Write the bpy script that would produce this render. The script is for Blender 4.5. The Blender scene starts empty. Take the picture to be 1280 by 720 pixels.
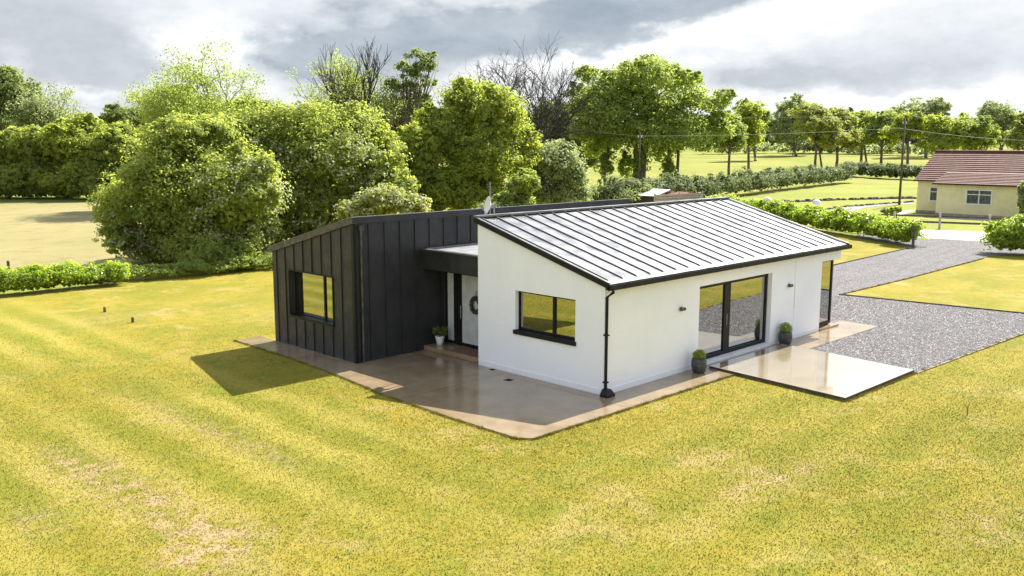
import bpy, bmesh, math, random
import numpy as np
from mathutils import Vector, Matrix
sc = bpy.context.scene
R = math.radians

# ------------------------------------------------------------------ camera
CAM = np.array([-18.1925, -14.7358, 6.5144]); YAW, PITCH, ROLL, FPX = .7878, -.1566, .0014, 1151.8
def cam_axes():
    cy, sy, cp, sp = math.cos(YAW), math.sin(YAW), math.cos(PITCH), math.sin(PITCH)
    f = np.array([sy*cp, cy*cp, sp]); r = np.array([cy, -sy, 0]); u = np.cross(r, f)
    c, s = math.cos(ROLL), math.sin(ROLL)
    return f, r*c+u*s, u*c-r*s
FW, RT, UP = cam_axes()
cd = bpy.data.cameras.new('camera'); cam = bpy.data.objects.new('camera', cd); sc.collection.objects.link(cam)
cd.sensor_width = 36; cd.lens = FPX/1280*36; cd.clip_start = .1; cd.clip_end = 6000
cam.matrix_world = Matrix(((RT[0], UP[0], -FW[0], CAM[0]), (RT[1], UP[1], -FW[1], CAM[1]), (RT[2], UP[2], -FW[2], CAM[2]), (0, 0, 0, 1)))
sc.camera = cam

# ------------------------------------------------------------------ light
SUN_EL, SUN_AZ = 45.6, 83.0       # azimuth clockwise from +Y
EXPOSURE = 1.18
sd = bpy.data.lights.new('sun', 'SUN'); sd.energy = 5.0; sd.angle = R(.5); sd.color = (1, .95, .86)
sun = bpy.data.objects.new('sun', sd); sc.collection.objects.link(sun)
sv = Vector((math.sin(R(SUN_AZ))*math.cos(R(SUN_EL)), math.cos(R(SUN_AZ))*math.cos(R(SUN_EL)), math.sin(R(SUN_EL))))
sun.rotation_euler = sv.to_track_quat('Z', 'Y').to_euler(); sun.location = (60, 10, 60)
sc.view_settings.view_transform = 'Standard'; sc.view_settings.look = 'None'
sc.view_settings.exposure = EXPOSURE; sc.view_settings.gamma = 1; sc.view_settings.use_curve_mapping = False

class NT:                       # small node-tree helper
    def __init__(s, tree): s.t = tree; s.n = tree.nodes; s.l = tree.links
    def new(s, ty, **kw):
        n = s.n.new(ty)
        for k, v in kw.items(): setattr(n, k, v)
        return n
    def put(s, sock, v):
        if v is None: return
        if isinstance(v, bpy.types.NodeSocket): s.l.new(v, sock)
        else: sock.default_value = v
    def m(s, op, a, b=None, c=None, clamp=False):
        n = s.new('ShaderNodeMath', operation=op, use_clamp=clamp)
        for i, v in enumerate((a, b, c)): s.put(n.inputs[i], v) if v is not None else None
        return n.outputs[0]
    def mix(s, f, a, b, mode='MIX'):
        n = s.new('ShaderNodeMix', data_type='RGBA', blend_type=mode)
        s.put(n.inputs[0], f)
        for i, v in ((6, a), (7, b)):
            if not isinstance(v, bpy.types.NodeSocket): v = tuple(v)+(1,) if len(v) == 3 else v
            s.put(n.inputs[i], v)
        return n.outputs[2]
    def ramp(s, f, a, b, lo=0., hi=1., smooth=True):
        n = s.new('ShaderNodeMapRange', interpolation_type='SMOOTHSTEP' if smooth else 'LINEAR')
        s.put(n.inputs[0], f); s.put(n.inputs[1], a); s.put(n.inputs[2], b); s.put(n.inputs[3], lo); s.put(n.inputs[4], hi)
        return n.outputs[0]
    def noise(s, vec, scale, detail=3, rough=.5, dist=0, out=0):
        n = s.new('ShaderNodeTexNoise'); s.put(n.inputs['Vector'], vec); n.inputs['Scale'].default_value = scale
        n.inputs['Detail'].default_value = detail; n.inputs['Roughness'].default_value = rough; n.inputs['Distortion'].default_value = dist
        return n.outputs[out]
    def xyz(s, v):
        n = s.new('ShaderNodeSeparateXYZ'); s.put(n.inputs[0], v); return n.outputs
    def comb(s, x, y, z):
        n = s.new('ShaderNodeCombineXYZ')
        for i, v in enumerate((x, y, z)): s.put(n.inputs[i], v)
        return n.outputs[0]
    def bump(s, h, strength=.3, dist=.02):
        n = s.new('ShaderNodeBump'); n.inputs['Strength'].default_value = strength; n.inputs['Distance'].default_value = dist
        s.put(n.inputs['Height'], h); return n.outputs[0]

w = bpy.data.worlds.new('World'); sc.world = w; w.use_nodes = True
T = NT(w.node_tree); T.n.clear()
wo = T.new('ShaderNodeOutputWorld'); bg = T.new('ShaderNodeBackground'); T.l.new(bg.outputs[0], wo.inputs[0])
sky = T.new('ShaderNodeTexSky', sky_type='NISHITA', sun_disc=False, sun_elevation=R(SUN_EL), sun_rotation=R(SUN_AZ))
sky.dust_density = 1.5
SKY_STRENGTH = .1
bg.inputs[1].default_value = SKY_STRENGTH
d = T.new('ShaderNodeTexCoord').outputs['Generated']
nv = T.new('ShaderNodeVectorMath', operation='NORMALIZE'); T.put(nv.inputs[0], d)
x, y, z = T.xyz(nv.outputs[0])
# the cloud deck as seen from below: azimuth / elevation around the sky, broken up by noise
el = T.m('ARCSINE', z); az = T.m('ARCTAN2', x, y)
pz = T.m('ADD', T.m('MAXIMUM', z, 0.), .12)
flat = T.comb(T.m('DIVIDE', x, pz), T.m('DIVIDE', y, pz), 0.)
n_big = T.noise(flat, .55, 6, .55); n_mid = T.noise(T.comb(az, T.m('MULTIPLY', el, 2.2), 0.), 9, 7, .58)
n_f = T.noise(T.comb(az, T.m('MULTIPLY', el, 2.), 7.), 34, 8, .65)
n_w = T.noise(T.comb(az, T.m('MULTIPLY', el, 1.6), 3.), 14, 5, .6)
waz = T.m('ADD', az, T.m('MULTIPLY', T.m('SUBTRACT', n_w, .5), .16))
wel = T.m('ADD', el, T.m('MULTIPLY', T.m('SUBTRACT', n_mid, .5), .085))
def blob(px, py, sx, sy, slope=0., amp=1.):       # one cloud bank at a compass bearing and elevation
    a0 = YAW+math.atan((px-640)/FPX); e0 = (178-py)/FPX
    da = T.m('SUBTRACT', waz, a0); de = T.m('SUBTRACT', T.m('SUBTRACT', wel, e0), T.m('MULTIPLY', da, slope))
    q = T.m('ADD', T.m('POWER', T.m('ABSOLUTE', T.m('DIVIDE', da, sx/FPX)), 2.), T.m('POWER', T.m('ABSOLUTE', T.m('DIVIDE', de, sy/FPX)), 2.))
    return T.m('MULTIPLY', T.m('EXPONENT', T.m('MULTIPLY', q, -1.)), amp)
def total(bs):
    o = bs[0]
    for b in bs[1:]: o = T.m('ADD', o, b)
    return o
slate = total([blob(520, 60, 200, 46, .0, 1.25), blob(430, 82, 120, 30, 0, .9), blob(640, 44, 130, 36, 0, .7), blob(800, 22, 180, 32, .12, 1.2), blob(1000, 0, 120, 18, .1, .8)])
grey = total([blob(50, 60, 170, 75, 0, 1.2), blob(150, 108, 80, 26, 0, .8), blob(1130, 92, 190, 30, .0, .85), blob(950, 98, 70, 24, 0, .9), blob(1180, 45, 150, 26, 0, .3)])
inview = T.ramp(el, .17, .3, 1., 0.)
slate = T.m('MULTIPLY', slate, inview); grey = T.m('MULTIPLY', grey, inview)
high = T.ramp(n_big, .42, .62)                     # grey undersides higher up
cl = T.mix(T.m('MULTIPLY', high, T.ramp(el, .12, .5, .0, .6)), (6.6, 6.75, 6.9), (3.6, 3.9, 4.3))
cl = T.mix(inview, cl, (4.7, 4.8, 4.9))
cl = T.mix(T.m('MULTIPLY', T.ramp(n_mid, .46, .68), .4), cl, (3.9, 4.05, 4.25))
cl = T.mix(T.m('MULTIPLY', grey, T.ramp(n_mid, .2, .6, .6, 1.), None, True), cl, (2.75, 2.95, 3.2))
cl = T.mix(T.m('MULTIPLY', slate, T.ramp(n_w, .1, .6, .75, 1.), None, True), cl, T.mix(T.ramp(n_mid, .3, .7), (1.75, 2.05, 2.4), (2.5, 2.8, 3.1)))
bright = total([blob(275, 75, 55, 40, 0, 1.), blob(820, 62, 190, 13, .22, 1.1), blob(620, 95, 90, 12, 0, .6), blob(60, 122, 150, 8, 0, .5), blob(1060, 128, 160, 8, 0, .7), blob(1020, 30, 70, 16, .3, .8)])
cl = T.mix(T.m('MULTIPLY', T.m('MULTIPLY', bright, inview), T.ramp(n_mid, .3, .55, .55, 1.), None, True), cl, (6.2, 6.2, 6.15))
cl = T.mix(T.m('MULTIPLY', T.m('MULTIPLY', T.ramp(n_f, .35, .7), .30), inview), cl, T.mix(1., cl, (.72, .76, .80), 'MULTIPLY'))
cover = T.m('MULTIPLY', T.ramp(n_big, .62, .42, .15, 1.), T.ramp(el, .45, .8, 1., .45))
cover = T.m('MAXIMUM', cover, inview)
skyc = T.mix(cover, sky.outputs[0], cl)
T.l.new(skyc, bg.inputs[0])

# ------------------------------------------------------------------ materials
def mat(name, col=(.5, .5, .5), rough=.7, metal=0., spec=.5):
    m = bpy.data.materials.new(name); m.use_nodes = True
    t = NT(m.node_tree); b = t.n['Principled BSDF']
    b.inputs['Base Color'].default_value = (*col, 1); b.inputs['Roughness'].default_value = rough
    b.inputs['Metallic'].default_value = metal; b.inputs['Specular IOR Level'].default_value = spec
    m['b'] = 1
    return m, t, b
def pos(t): return t.new('ShaderNodeNewGeometry').outputs['Position']
def noisy(name, a, b_, scale=3, rough=.8, metal=0, bump=0, bscale=60, spec=.4, detail=5, lo=.35, hi=.65):
    m, t, b = mat(name, a, rough, metal, spec); p = pos(t)
    t.put(b.inputs['Base Color'], t.mix(t.ramp(t.noise(p, scale, detail, .6), lo, hi), a, b_))
    if bump: t.put(b.inputs['Normal'], t.bump(t.noise(p, bscale, 3), bump, .01))
    return m
M = {}
# render on the walls
m, t, b = mat('white_render', (.8, .8, .81), .85); p = pos(t)
X_, Y_, Z_ = t.xyz(p)
lines = t.noise(t.comb(t.m('MULTIPLY', X_, .6), t.m('MULTIPLY', Y_, .6), t.m('MULTIPLY', Z_, 14.)), 1.5, 4, .6)
c = t.mix(t.ramp(t.noise(p, .7, 5, .6), .3, .7), (.84, .855, .885), (.89, .905, .93))
c = t.mix(t.m('MULTIPLY', t.ramp(lines, .4, .7), .10), c, (.70, .71, .72))
c = t.mix(t.ramp(t.m('ADD', Z_, t.m('MULTIPLY', t.noise(p, 4, 4), .2)), .28, .1, 0, .35), c, (.62, .60, .55))   # splash-back dirt
run = t.ramp(t.noise(t.comb(t.m('MULTIPLY', X_, 9.), t.m('MULTIPLY', Y_, 9.), t.m('MULTIPLY', Z_, .5)), 1., 4, .6), .5, .72)
c = t.mix(t.m('MULTIPLY', run, t.ramp(t.noise(p, .5, 3), .4, .6, .0, .10)), c, (.68, .68, .66))
t.put(b.inputs['Base Color'], c); t.put(b.inputs['Normal'], t.bump(t.noise(p, 38, 5, .65), .35, .006)); M['render'] = m
M['render_line'] = mat('render_joint', (.5, .5, .5), .9)[0]
# dark standing seam cladding
m, t, b = mat('dark_zinc', (.04, .042, .046), .45, .3); p = pos(t)
c = t.mix(t.ramp(t.noise(p, 1.2, 6, .65), .3, .7), (.026, .026, .027), (.046, .046, .048))
X_, Y_, Z_ = t.xyz(p)
pan = t.new('ShaderNodeTexWhiteNoise', noise_dimensions='2D'); t.put(pan.inputs[0], t.comb(t.m('FLOOR', t.m('DIVIDE', t.m('ADD', X_, 1.94), .587)), t.m('FLOOR', t.m('DIVIDE', t.m('SUBTRACT', Y_, 8.08), .5215)), 0.))
c = t.mix(t.m('MULTIPLY', pan.outputs[0], .45), c, (.012, .012, .013))
c = t.mix(t.ramp(t.noise(p, 45, 3), .45, .7, 0, .5), c, (.055, .055, .058))
t.put(b.inputs['Normal'], t.bump(t.noise(t.comb(t.m('MULTIPLY', X_, 2.), t.m('MULTIPLY', Y_, 2.), t.m('MULTIPLY', Z_, .8)), 1.1, 3), .3, .03))
t.put(b.inputs['Base Color'], c); t.put(b.inputs['Roughness'], t.ramp(t.noise(p, 3, 4), .3, .7, .38, .6)); M['zinc_dark'] = m
M['black'] = noisy('black_aluminium', (.006, .006, .006), (.012, .012, .012), 6, .5, spec=.25)
M['edge'] = noisy('edge_trim', (.05, .05, .052), (.10, .10, .105), 5, .35, .5)
m, t, b = mat('grey_metal_roof', (.5, .5, .52), .3, .7); p = pos(t)
X_, Y_, Z_ = t.xyz(p)
pan = t.new('ShaderNodeTexWhiteNoise', noise_dimensions='1D'); t.put(pan.inputs['W'], t.m('FLOOR', t.m('DIVIDE', t.m('SUBTRACT', X_, .1), .598)))
c = t.mix(pan.outputs[0], (.16, .168, .18), (.21, .218, .23))
c = t.mix(t.ramp(t.noise(t.comb(X_, t.m('MULTIPLY', Y_, .35), 0.), 2.5, 6, .6), .4, .75, 0, .5), c, (.17, .18, .195))
t.put(b.inputs['Base Color'], c); t.put(b.inputs['Roughness'], t.ramp(t.noise(p, 2, 5), .3, .7, .26, .42))
t.put(b.inputs['Normal'], t.bump(t.noise(t.comb(t.m('MULTIPLY', X_, 2.5), t.m('MULTIPLY', Y_, .5), 0.), 1.2, 3), .25, .03)); M['roof'] = m
m, t, b = mat('roof_seam', (.14, .14, .145), .5, .3); M['seam'] = m
M['membrane'] = noisy('roof_membrane', (.17, .175, .18), (.25, .255, .26), 2, .6)
# wet sealed concrete paving
def paving(name, a, b_, joints=True):
    m, t, b = mat(name, a, .1, 0, .6); p = pos(t)
    c = t.mix(t.ramp(t.noise(p, .9, 7, .62), .3, .7), a, b_)
    c = t.mix(t.ramp(t.noise(p, 70, 3, .7), .5, .75, 0, .35), c, tuple(v*.55 for v in a))
    c = t.mix(t.ramp(t.noise(p, .45, 4, .5, .3), .5, .75, 0, .3), c, tuple(v*.78 for v in a))
    t.put(b.inputs['Base Color'], c)
    X_, Y_, Z_ = t.xyz(p); j = t.m('MINIMUM', t.m('PINGPONG', t.m('ADD', X_, .4), 1.9), t.m('PINGPONG', t.m('ADD', Y_, 1.1), 2.3))
    c = t.mix(t.ramp(j, .006, .014, .6, 0), c, tuple(v*.3 for v in a))
    t.put(b.inputs['Base Color'], c)
    t.put(b.inputs['Roughness'], t.ramp(t.noise(p, .8, 6, .6), .3, .7, .10, .20))
    t.put(b.inputs['Normal'], t.bump(t.noise(p, 60, 3), .06, .004)); return m
M['pave'] = paving('sealed_concrete', (.23, .165, .095), (.34, .26, .16))
def coat(m, w_):
    b = m.node_tree.nodes['Principled BSDF']; b.inputs['Coat Weight'].default_value = w_; b.inputs['Coat Roughness'].default_value = .05; b.inputs['Coat IOR'].default_value = 1.6; return m
M['slab'] = paving('patio_concrete', (.30, .24, .155), (.38, .31, .21))
coat(M['slab'], .9); coat(M['pave'], .1)
M['concrete'] = noisy('concrete_edge', (.35, .31, .25), (.22, .19, .15), 4, .9, bump=.3)
M['kerb'] = noisy('dark_edging', (.05, .045, .04), (.10, .085, .07), 5, .9)
# grass colour from world position: mowing bands run round the house corner
def grass_col(t, p, blade=False):
    X_, Y_, Z_ = t.xyz(p)
    g = t.mix(t.ramp(t.noise(p, .22, 5, .6), .35, .65), (.210, .186, .017), (.298, .234, .029))
    g = t.mix(t.ramp(t.noise(p, .8, 5, .65), .45, .72, 0, .75), g, (.145, .18, .014))
    g = t.mix(t.ramp(t.noise(p, .5, 6, .7, .6), .52, .68, 0, .85), g, (.36, .28, .095))
    g = t.mix(t.ramp(t.noise(p, 3.2, 5, .7), .48, .68, 0, .55), g, (.15, .165, .014))
    g = t.mix(t.ramp(t.noise(p, 4.5, 5, .7, .5), .54, .7, 0, .5), g, (.38, .285, .08))
    dist = t.m('MAXIMUM', t.m('SUBTRACT', -4.2, X_), t.m('SUBTRACT', -1.3, Y_))
    wob = t.m('ADD', dist, t.m('MULTIPLY', t.noise(p, .35, 3), .55))
    st = t.m('SINE', t.m('MULTIPLY', wob, 2*math.pi/1.6))
    band = t.ramp(t.m('ADD', st, t.m('MULTIPLY', t.m('SUBTRACT', t.noise(p, 1.3, 4, .6), .5), 2.8)), -1.1, 1.2)
    near = t.m('MULTIPLY', t.ramp(dist, .6, 2.2), t.ramp(t.m('SUBTRACT', t.m('SUBTRACT', -4.2, X_), t.m('SUBTRACT', -1.3, Y_)), -2., 1., .6, 1.5))
    amt = t.m('MULTIPLY', near, t.ramp(t.noise(p, .13, 3), .36, .6, .10, .62))
    g = t.mix(t.m('MULTIPLY', band, amt), g, (.34, .29, .055))
    g = t.mix(t.m('MULTIPLY', t.m('SUBTRACT', 1., band), t.m('MULTIPLY', amt, .75)), g, (.19, .20, .018))
    # worn, raked soil patches
    def patch(cx, cy, rx, ry, ang, amp):
        ca, sa = math.cos(ang), math.sin(ang)
        dx = t.m('SUBTRACT', X_, cx); dy = t.m('SUBTRACT', Y_, cy)
        a = t.m('DIVIDE', t.m('ADD', t.m('MULTIPLY', dx, ca), t.m('MULTIPLY', dy, sa)), rx)
        q = t.m('DIVIDE', t.m('SUBTRACT', t.m('MULTIPLY', dy, ca), t.m('MULTIPLY', dx, sa)), ry)
        r = t.m('ADD', t.m('MULTIPLY', a, a), t.m('MULTIPLY', q, q))
        return t.m('MULTIPLY', t.m('EXPONENT', t.m('MULTIPLY', r, -1.)), amp)
    pt = None
    for a in PATCHES:
        q = patch(*a); pt = q if pt is None else t.m('ADD', pt, q)
    pn = t.m('MULTIPLY', pt, t.ramp(t.noise(p, 2.6, 6, .75), .42, .62, .05, 1.3))
    g = t.mix(t.m('MULTIPLY', pn, .9, None, True), g, (.40, .29, .15))
    sp = t.m('MULTIPLY', t.ramp(t.noise(p, 9, 3, .6), .57, .63), t.m('MULTIPLY', pn, 1.3, None, True))
    g = t.mix(t.m('MULTIPLY', sp, .7, None, True), g, (.10, .07, .035))
    return g
CP = {}
def ray(px, py): 
    return FW+RT*(px-640)/FPX-UP*(py-360)/FPX
def hgt(x, y):                      # the land rises gently towards the far fields
    r = math.hypot(x-0, y-0); s = min(max((r-130)/220, 0), 1)
    return 3.8*s*s*(3-2*s)
def G(px, py, z=None):              # the point of the ground (or of a level plane) seen at a photo pixel
    v = ray(px, py)
    if z is not None: return CAM+v*(z-CAM[2])/v[2]
    a, s = 5., .0
    while a < 3000:
        p = CAM+v*a
        if p[2] < hgt(p[0], p[1]): break
        a *= 1.004
    return CAM+v*a
def D(px, py, dep):                 # the point at a photo pixel, dep metres away along the view
    return CAM+ray(px, py)*dep
def gp(px, py): q = G(px, py, 0.); return q[0], q[1]
PATCHES = []
for (px, py, rx, ry, ang, amp) in [(100, 585, .7, 1.6, 0, .9), (190, 620, .6, 1.5, 0, .9), (262, 665, .75, 1.1, 0, 1.2), (320, 560, .35, 1.6, 0, .6), (215, 520, .5, 2.2, 0, .5),
                                   (960, 600, 1.6, .45, 0, .8), (880, 570, .8, .5, 0, .7), (250, 690, .6, .7, 0, .8), (1235, 655, 1.2, .6, 0, .5), (330, 395, 1.2, 2, 0, .25), (150, 395, 3, 1.2, 0, .35), (40, 650, .5, .9, 0, .5)]:
    a = gp(px, py); PATCHES.append((a[0], a[1], rx, ry, ang, amp))
m, t, b = mat('lawn_turf', (.2, .22, .04), .95, 0, .15); p = pos(t)
c = grass_col(t, p)
c = t.mix(t.ramp(t.noise(p, 48, 4, .75), .45, .7, 0, .4), c, (.16, .15, .02))
c = t.mix(t.ramp(t.noise(p, 30, 4, .7), .56, .75, 0, .4), c, (.40, .35, .11))
t.put(b.inputs['Base Color'], c); t.put(b.inputs['Normal'], t.bump(t.noise(p, 45, 5, .75), .6, .025)); M['lawn'] = m
m, t, b = mat('grass_blades', (.2, .22, .04), .8, 0, .2); p = pos(t)
c = grass_col(t, p)
an = t.new('ShaderNodeAttribute', attribute_name='v').outputs['Fac']
c = t.mix(t.ramp(an, 0., 1., 0, .22), c, (.16, .18, .014)); c = t.mix(t.ramp(an, .85, .97, 0, .6), c, (.50, .42, .16))
t.put(b.inputs['Base Color'], c); M['blades'] = m
def field(name, a, b_, c_, sc_=.05):
    m, t, b = mat(name, a, .95, 0, .15); p = pos(t)
    X_, Y_, Z_ = t.xyz(p)
    c = t.mix(t.ramp(t.noise(p, sc_, 6, .6), .35, .65), a, b_)
    c = t.mix(t.ramp(t.noise(p, sc_*9, 6, .7), .48, .72, 0, .7), c, c_)
    q = t.comb(t.m('MULTIPLY', X_, .08), Y_, 0.)
    c = t.mix(t.ramp(t.noise(q, .5, 4, .6), .45, .7, 0, .35), c, b_)
    t.put(b.inputs['Base Color'], c); t.put(b.inputs['Normal'], t.bump(t.noise(p, 7, 6, .75), .6, .08)); return m
M['field'] = field('pasture', (.18, .21, .03), (.26, .25, .055), (.14, .175, .025))
M['tan'] = field('dry_meadow', (.31, .262, .125), (.25, .225, .09), (.19, .155, .07), .06)
M['green_strip'] = field('rough_grass', (.16, .20, .05), (.22, .24, .06), (.11, .15, .03), .2)
M['neigh'] = field('neighbour_lawn', (.20, .225, .033), (.25, .26, .05), (.17, .20, .028), .08)
m, t, b = mat('gravel', (.3, .28, .3), .9, 0, .3); p = pos(t)
vo = t.new('ShaderNodeTexVoronoi'); t.put(vo.inputs['Vector'], p); vo.inputs['Scale'].default_value = 17; vo.inputs['Randomness'].default_value = 1
s_ = t.xyz(vo.outputs['Color'])[0]
c = t.mix(s_, (.04, .039, .041), (.23, .22, .222)); c = t.mix(t.ramp(vo.outputs['Distance'], .03, .075, 0, .0), c, (.04, .04, .04))
c = t.mix(t.ramp(t.noise(p, .5, 5, .6), .4, .7, 0, .45), c, (.19, .172, .168))
X_, Y_, Z_ = t.xyz(p); trk = t.m('ABSOLUTE', t.m('SUBTRACT', t.m('PINGPONG', t.m('ADD', t.m('ADD', t.m('MULTIPLY', X_, -.13), Y_), t.m('MULTIPLY', t.noise(p, .12, 2), 1.2)), .85), .42))
c = t.mix(t.m('MULTIPLY', t.ramp(trk, .22, .05), t.ramp(t.noise(p, .8, 4, .6), .35, .65, .0, .5)), c, (.10, .095, .095))
t.put(b.inputs['Base Color'], c); t.put(b.inputs['Normal'], t.bump(vo.outputs['Distance'], .8, -.04)); M['gravel'] = m
m, t, b = mat('gravel_stone', (.3, .3, .3), .85, 0, .3)
rn = t.new('ShaderNodeAttribute', attribute_name='v').outputs['Fac']
c = t.mix(rn, (.025, .025, .027), (.19, .182, .187)); c = t.mix(t.ramp(rn, .86, .95), c, (.42, .41, .41)); t.put(b.inputs['Base Color'], c); M['stone'] = m
M['road'] = noisy('concrete_road', (.42, .405, .40), (.33, .32, .31), .6, .8)
M['tarmac'] = noisy('tarmac', (.16, .16, .165), (.24, .24, .245), .8, .85)
M['bark'] = noisy('bark', (.09, .07, .045), (.17, .14, .10), 3, .95, bump=.6, bscale=12)
M['darkbark'] = noisy('dark_twigs', (.04, .034, .03), (.075, .065, .055), 3, .95)
M['greybark'] = noisy('grey_bark', (.14, .125, .11), (.23, .21, .19), 3, .95)
M['wood'] = noisy('weathered_wood', (.34, .30, .25), (.48, .44, .38), 6, .9)
M['darkwood'] = noisy('dark_timber', (.07, .055, .04), (.12, .10, .08), 6, .9)
M['white'] = noisy('white_paint', (.78, .78, .77), (.7, .7, .69), 3, .6)
M['grey'] = noisy('grey_metal', (.25, .25, .26), (.33, .33, .34), 6, .5, .4)
M['soil'] = noisy('soil', (.05, .035, .025), (.09, .065, .045), 20, .95)
M['slatepot'] = noisy('dark_glazed_pot', (.035, .037, .04), (.075, .077, .08), 9, .45)
M['mat'] = noisy('brown_doormat', (.24, .11, .07), (.16, .08, .05), 30, .95)
M['in'] = noisy('inside_wall', (.30, .29, .27), (.24, .23, .21), 1, .9)
M['frost'] = noisy('frosted_glass', (.60, .62, .60), (.50, .52, .51), 3, .15, spec=.6)
M['dglass'] = noisy('cottage_glass', (.05, .055, .06), (.12, .125, .13), 6, .12, spec=.5)
M['blind'] = noisy('white_blind', (.55, .54, .50), (.5, .49, .46), 2, .9)
m, t, b = mat('window_glass', (.5, .5, .5), .02)
t.n.remove(b); o = t.n['Material Output']
gl = t.new('ShaderNodeBsdfGlossy'); gl.inputs['Roughness'].default_value = .015; gl.inputs[0].default_value = (.80, .80, .77, 1)
tr = t.new('ShaderNodeBsdfTransparent'); tr.inputs[0].default_value = (.42, .44, .42, 1)
fr = t.new('ShaderNodeFresnel'); fr.inputs[0].default_value = 2.3
geo = pos(t); bn = t.bump(t.noise(geo, .9, 2), .05, .02); t.l.new(bn, gl.inputs['Normal'])
ms = t.new('ShaderNodeMixShader'); t.put(ms.inputs[0], t.m('ADD', t.m('MULTIPLY', fr.outputs[0], .8), .42, None, True)); t.l.new(tr.outputs[0], ms.inputs[1]); t.l.new(gl.outputs[0], ms.inputs[2])
t.l.new(ms.outputs[0], o.inputs[0]); M['glass'] = m
def leafmat(name, a, b_, c_, tr=.35, rough=.55):
    m, t, b = mat(name, a, rough, 0, .35); p = pos(t)
    v = t.new('ShaderNodeAttribute', attribute_name='v').outputs['Fac']
    c = t.mix(v, a, b_); c = t.mix(t.ramp(t.noise(p, .35, 4, .6), .42, .66, 0, .7), c, c_)
    c = t.mix(.24, c, (.31, .33, .21))
    t.put(b.inputs['Base Color'], c)
    tl = t.new('ShaderNodeBsdfTranslucent'); t.l.new(t.mix(.5, c, tuple(min(1, k*1.6) for k in c_)), tl.inputs[0])
    ms = t.new('ShaderNodeMixShader'); ms.inputs[0].default_value = tr+.08
    t.l.new(b.outputs[0], ms.inputs[1]); t.l.new(tl.outputs[0], ms.inputs[2]); t.l.new(ms.outputs[0], t.n['Material Output'].inputs[0])
    return m
M['l_bush'] = leafmat('hawthorn_leaves', (.19, .24, .045), (.38, .45, .08), (.40, .46, .05), .58)
M['l_dark'] = leafmat('dark_leaves', (.12, .165, .04), (.27, .34, .09), (.24, .30, .06), .55)
M['l_mid'] = leafmat('mid_green_leaves', (.18, .24, .045), (.37, .45, .085), (.34, .42, .05), .58)
M['l_lime'] = leafmat('lime_leaves', (.20, .26, .028), (.42, .49, .06), (.42, .48, .04), .58)
M['l_laurel'] = leafmat('laurel_leaves', (.14, .24, .012), (.44, .56, .03), (.40, .52, .02), .55, .35)
M['l_grey'] = leafmat('grey_green_leaves', (.20, .25, .10), (.40, .46, .21), (.32, .38, .13), .55)
M['l_conifer'] = leafmat('conifer_needles', (.015, .025, .018), (.035, .05, .03), (.02, .035, .022), .1)
M['l_olive'] = leafmat('olive_leaves', (.20, .23, .045), (.38, .41, .09), (.36, .40, .055), .55)
M['l_hedge'] = leafmat('hedge_leaves', (.07, .10, .035), (.20, .25, .09), (.15, .20, .05), .4)
M['flower'] = leafmat('white_blossom', (.52, .54, .38), (.70, .71, .55), (.58, .60, .42), .35)

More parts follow.
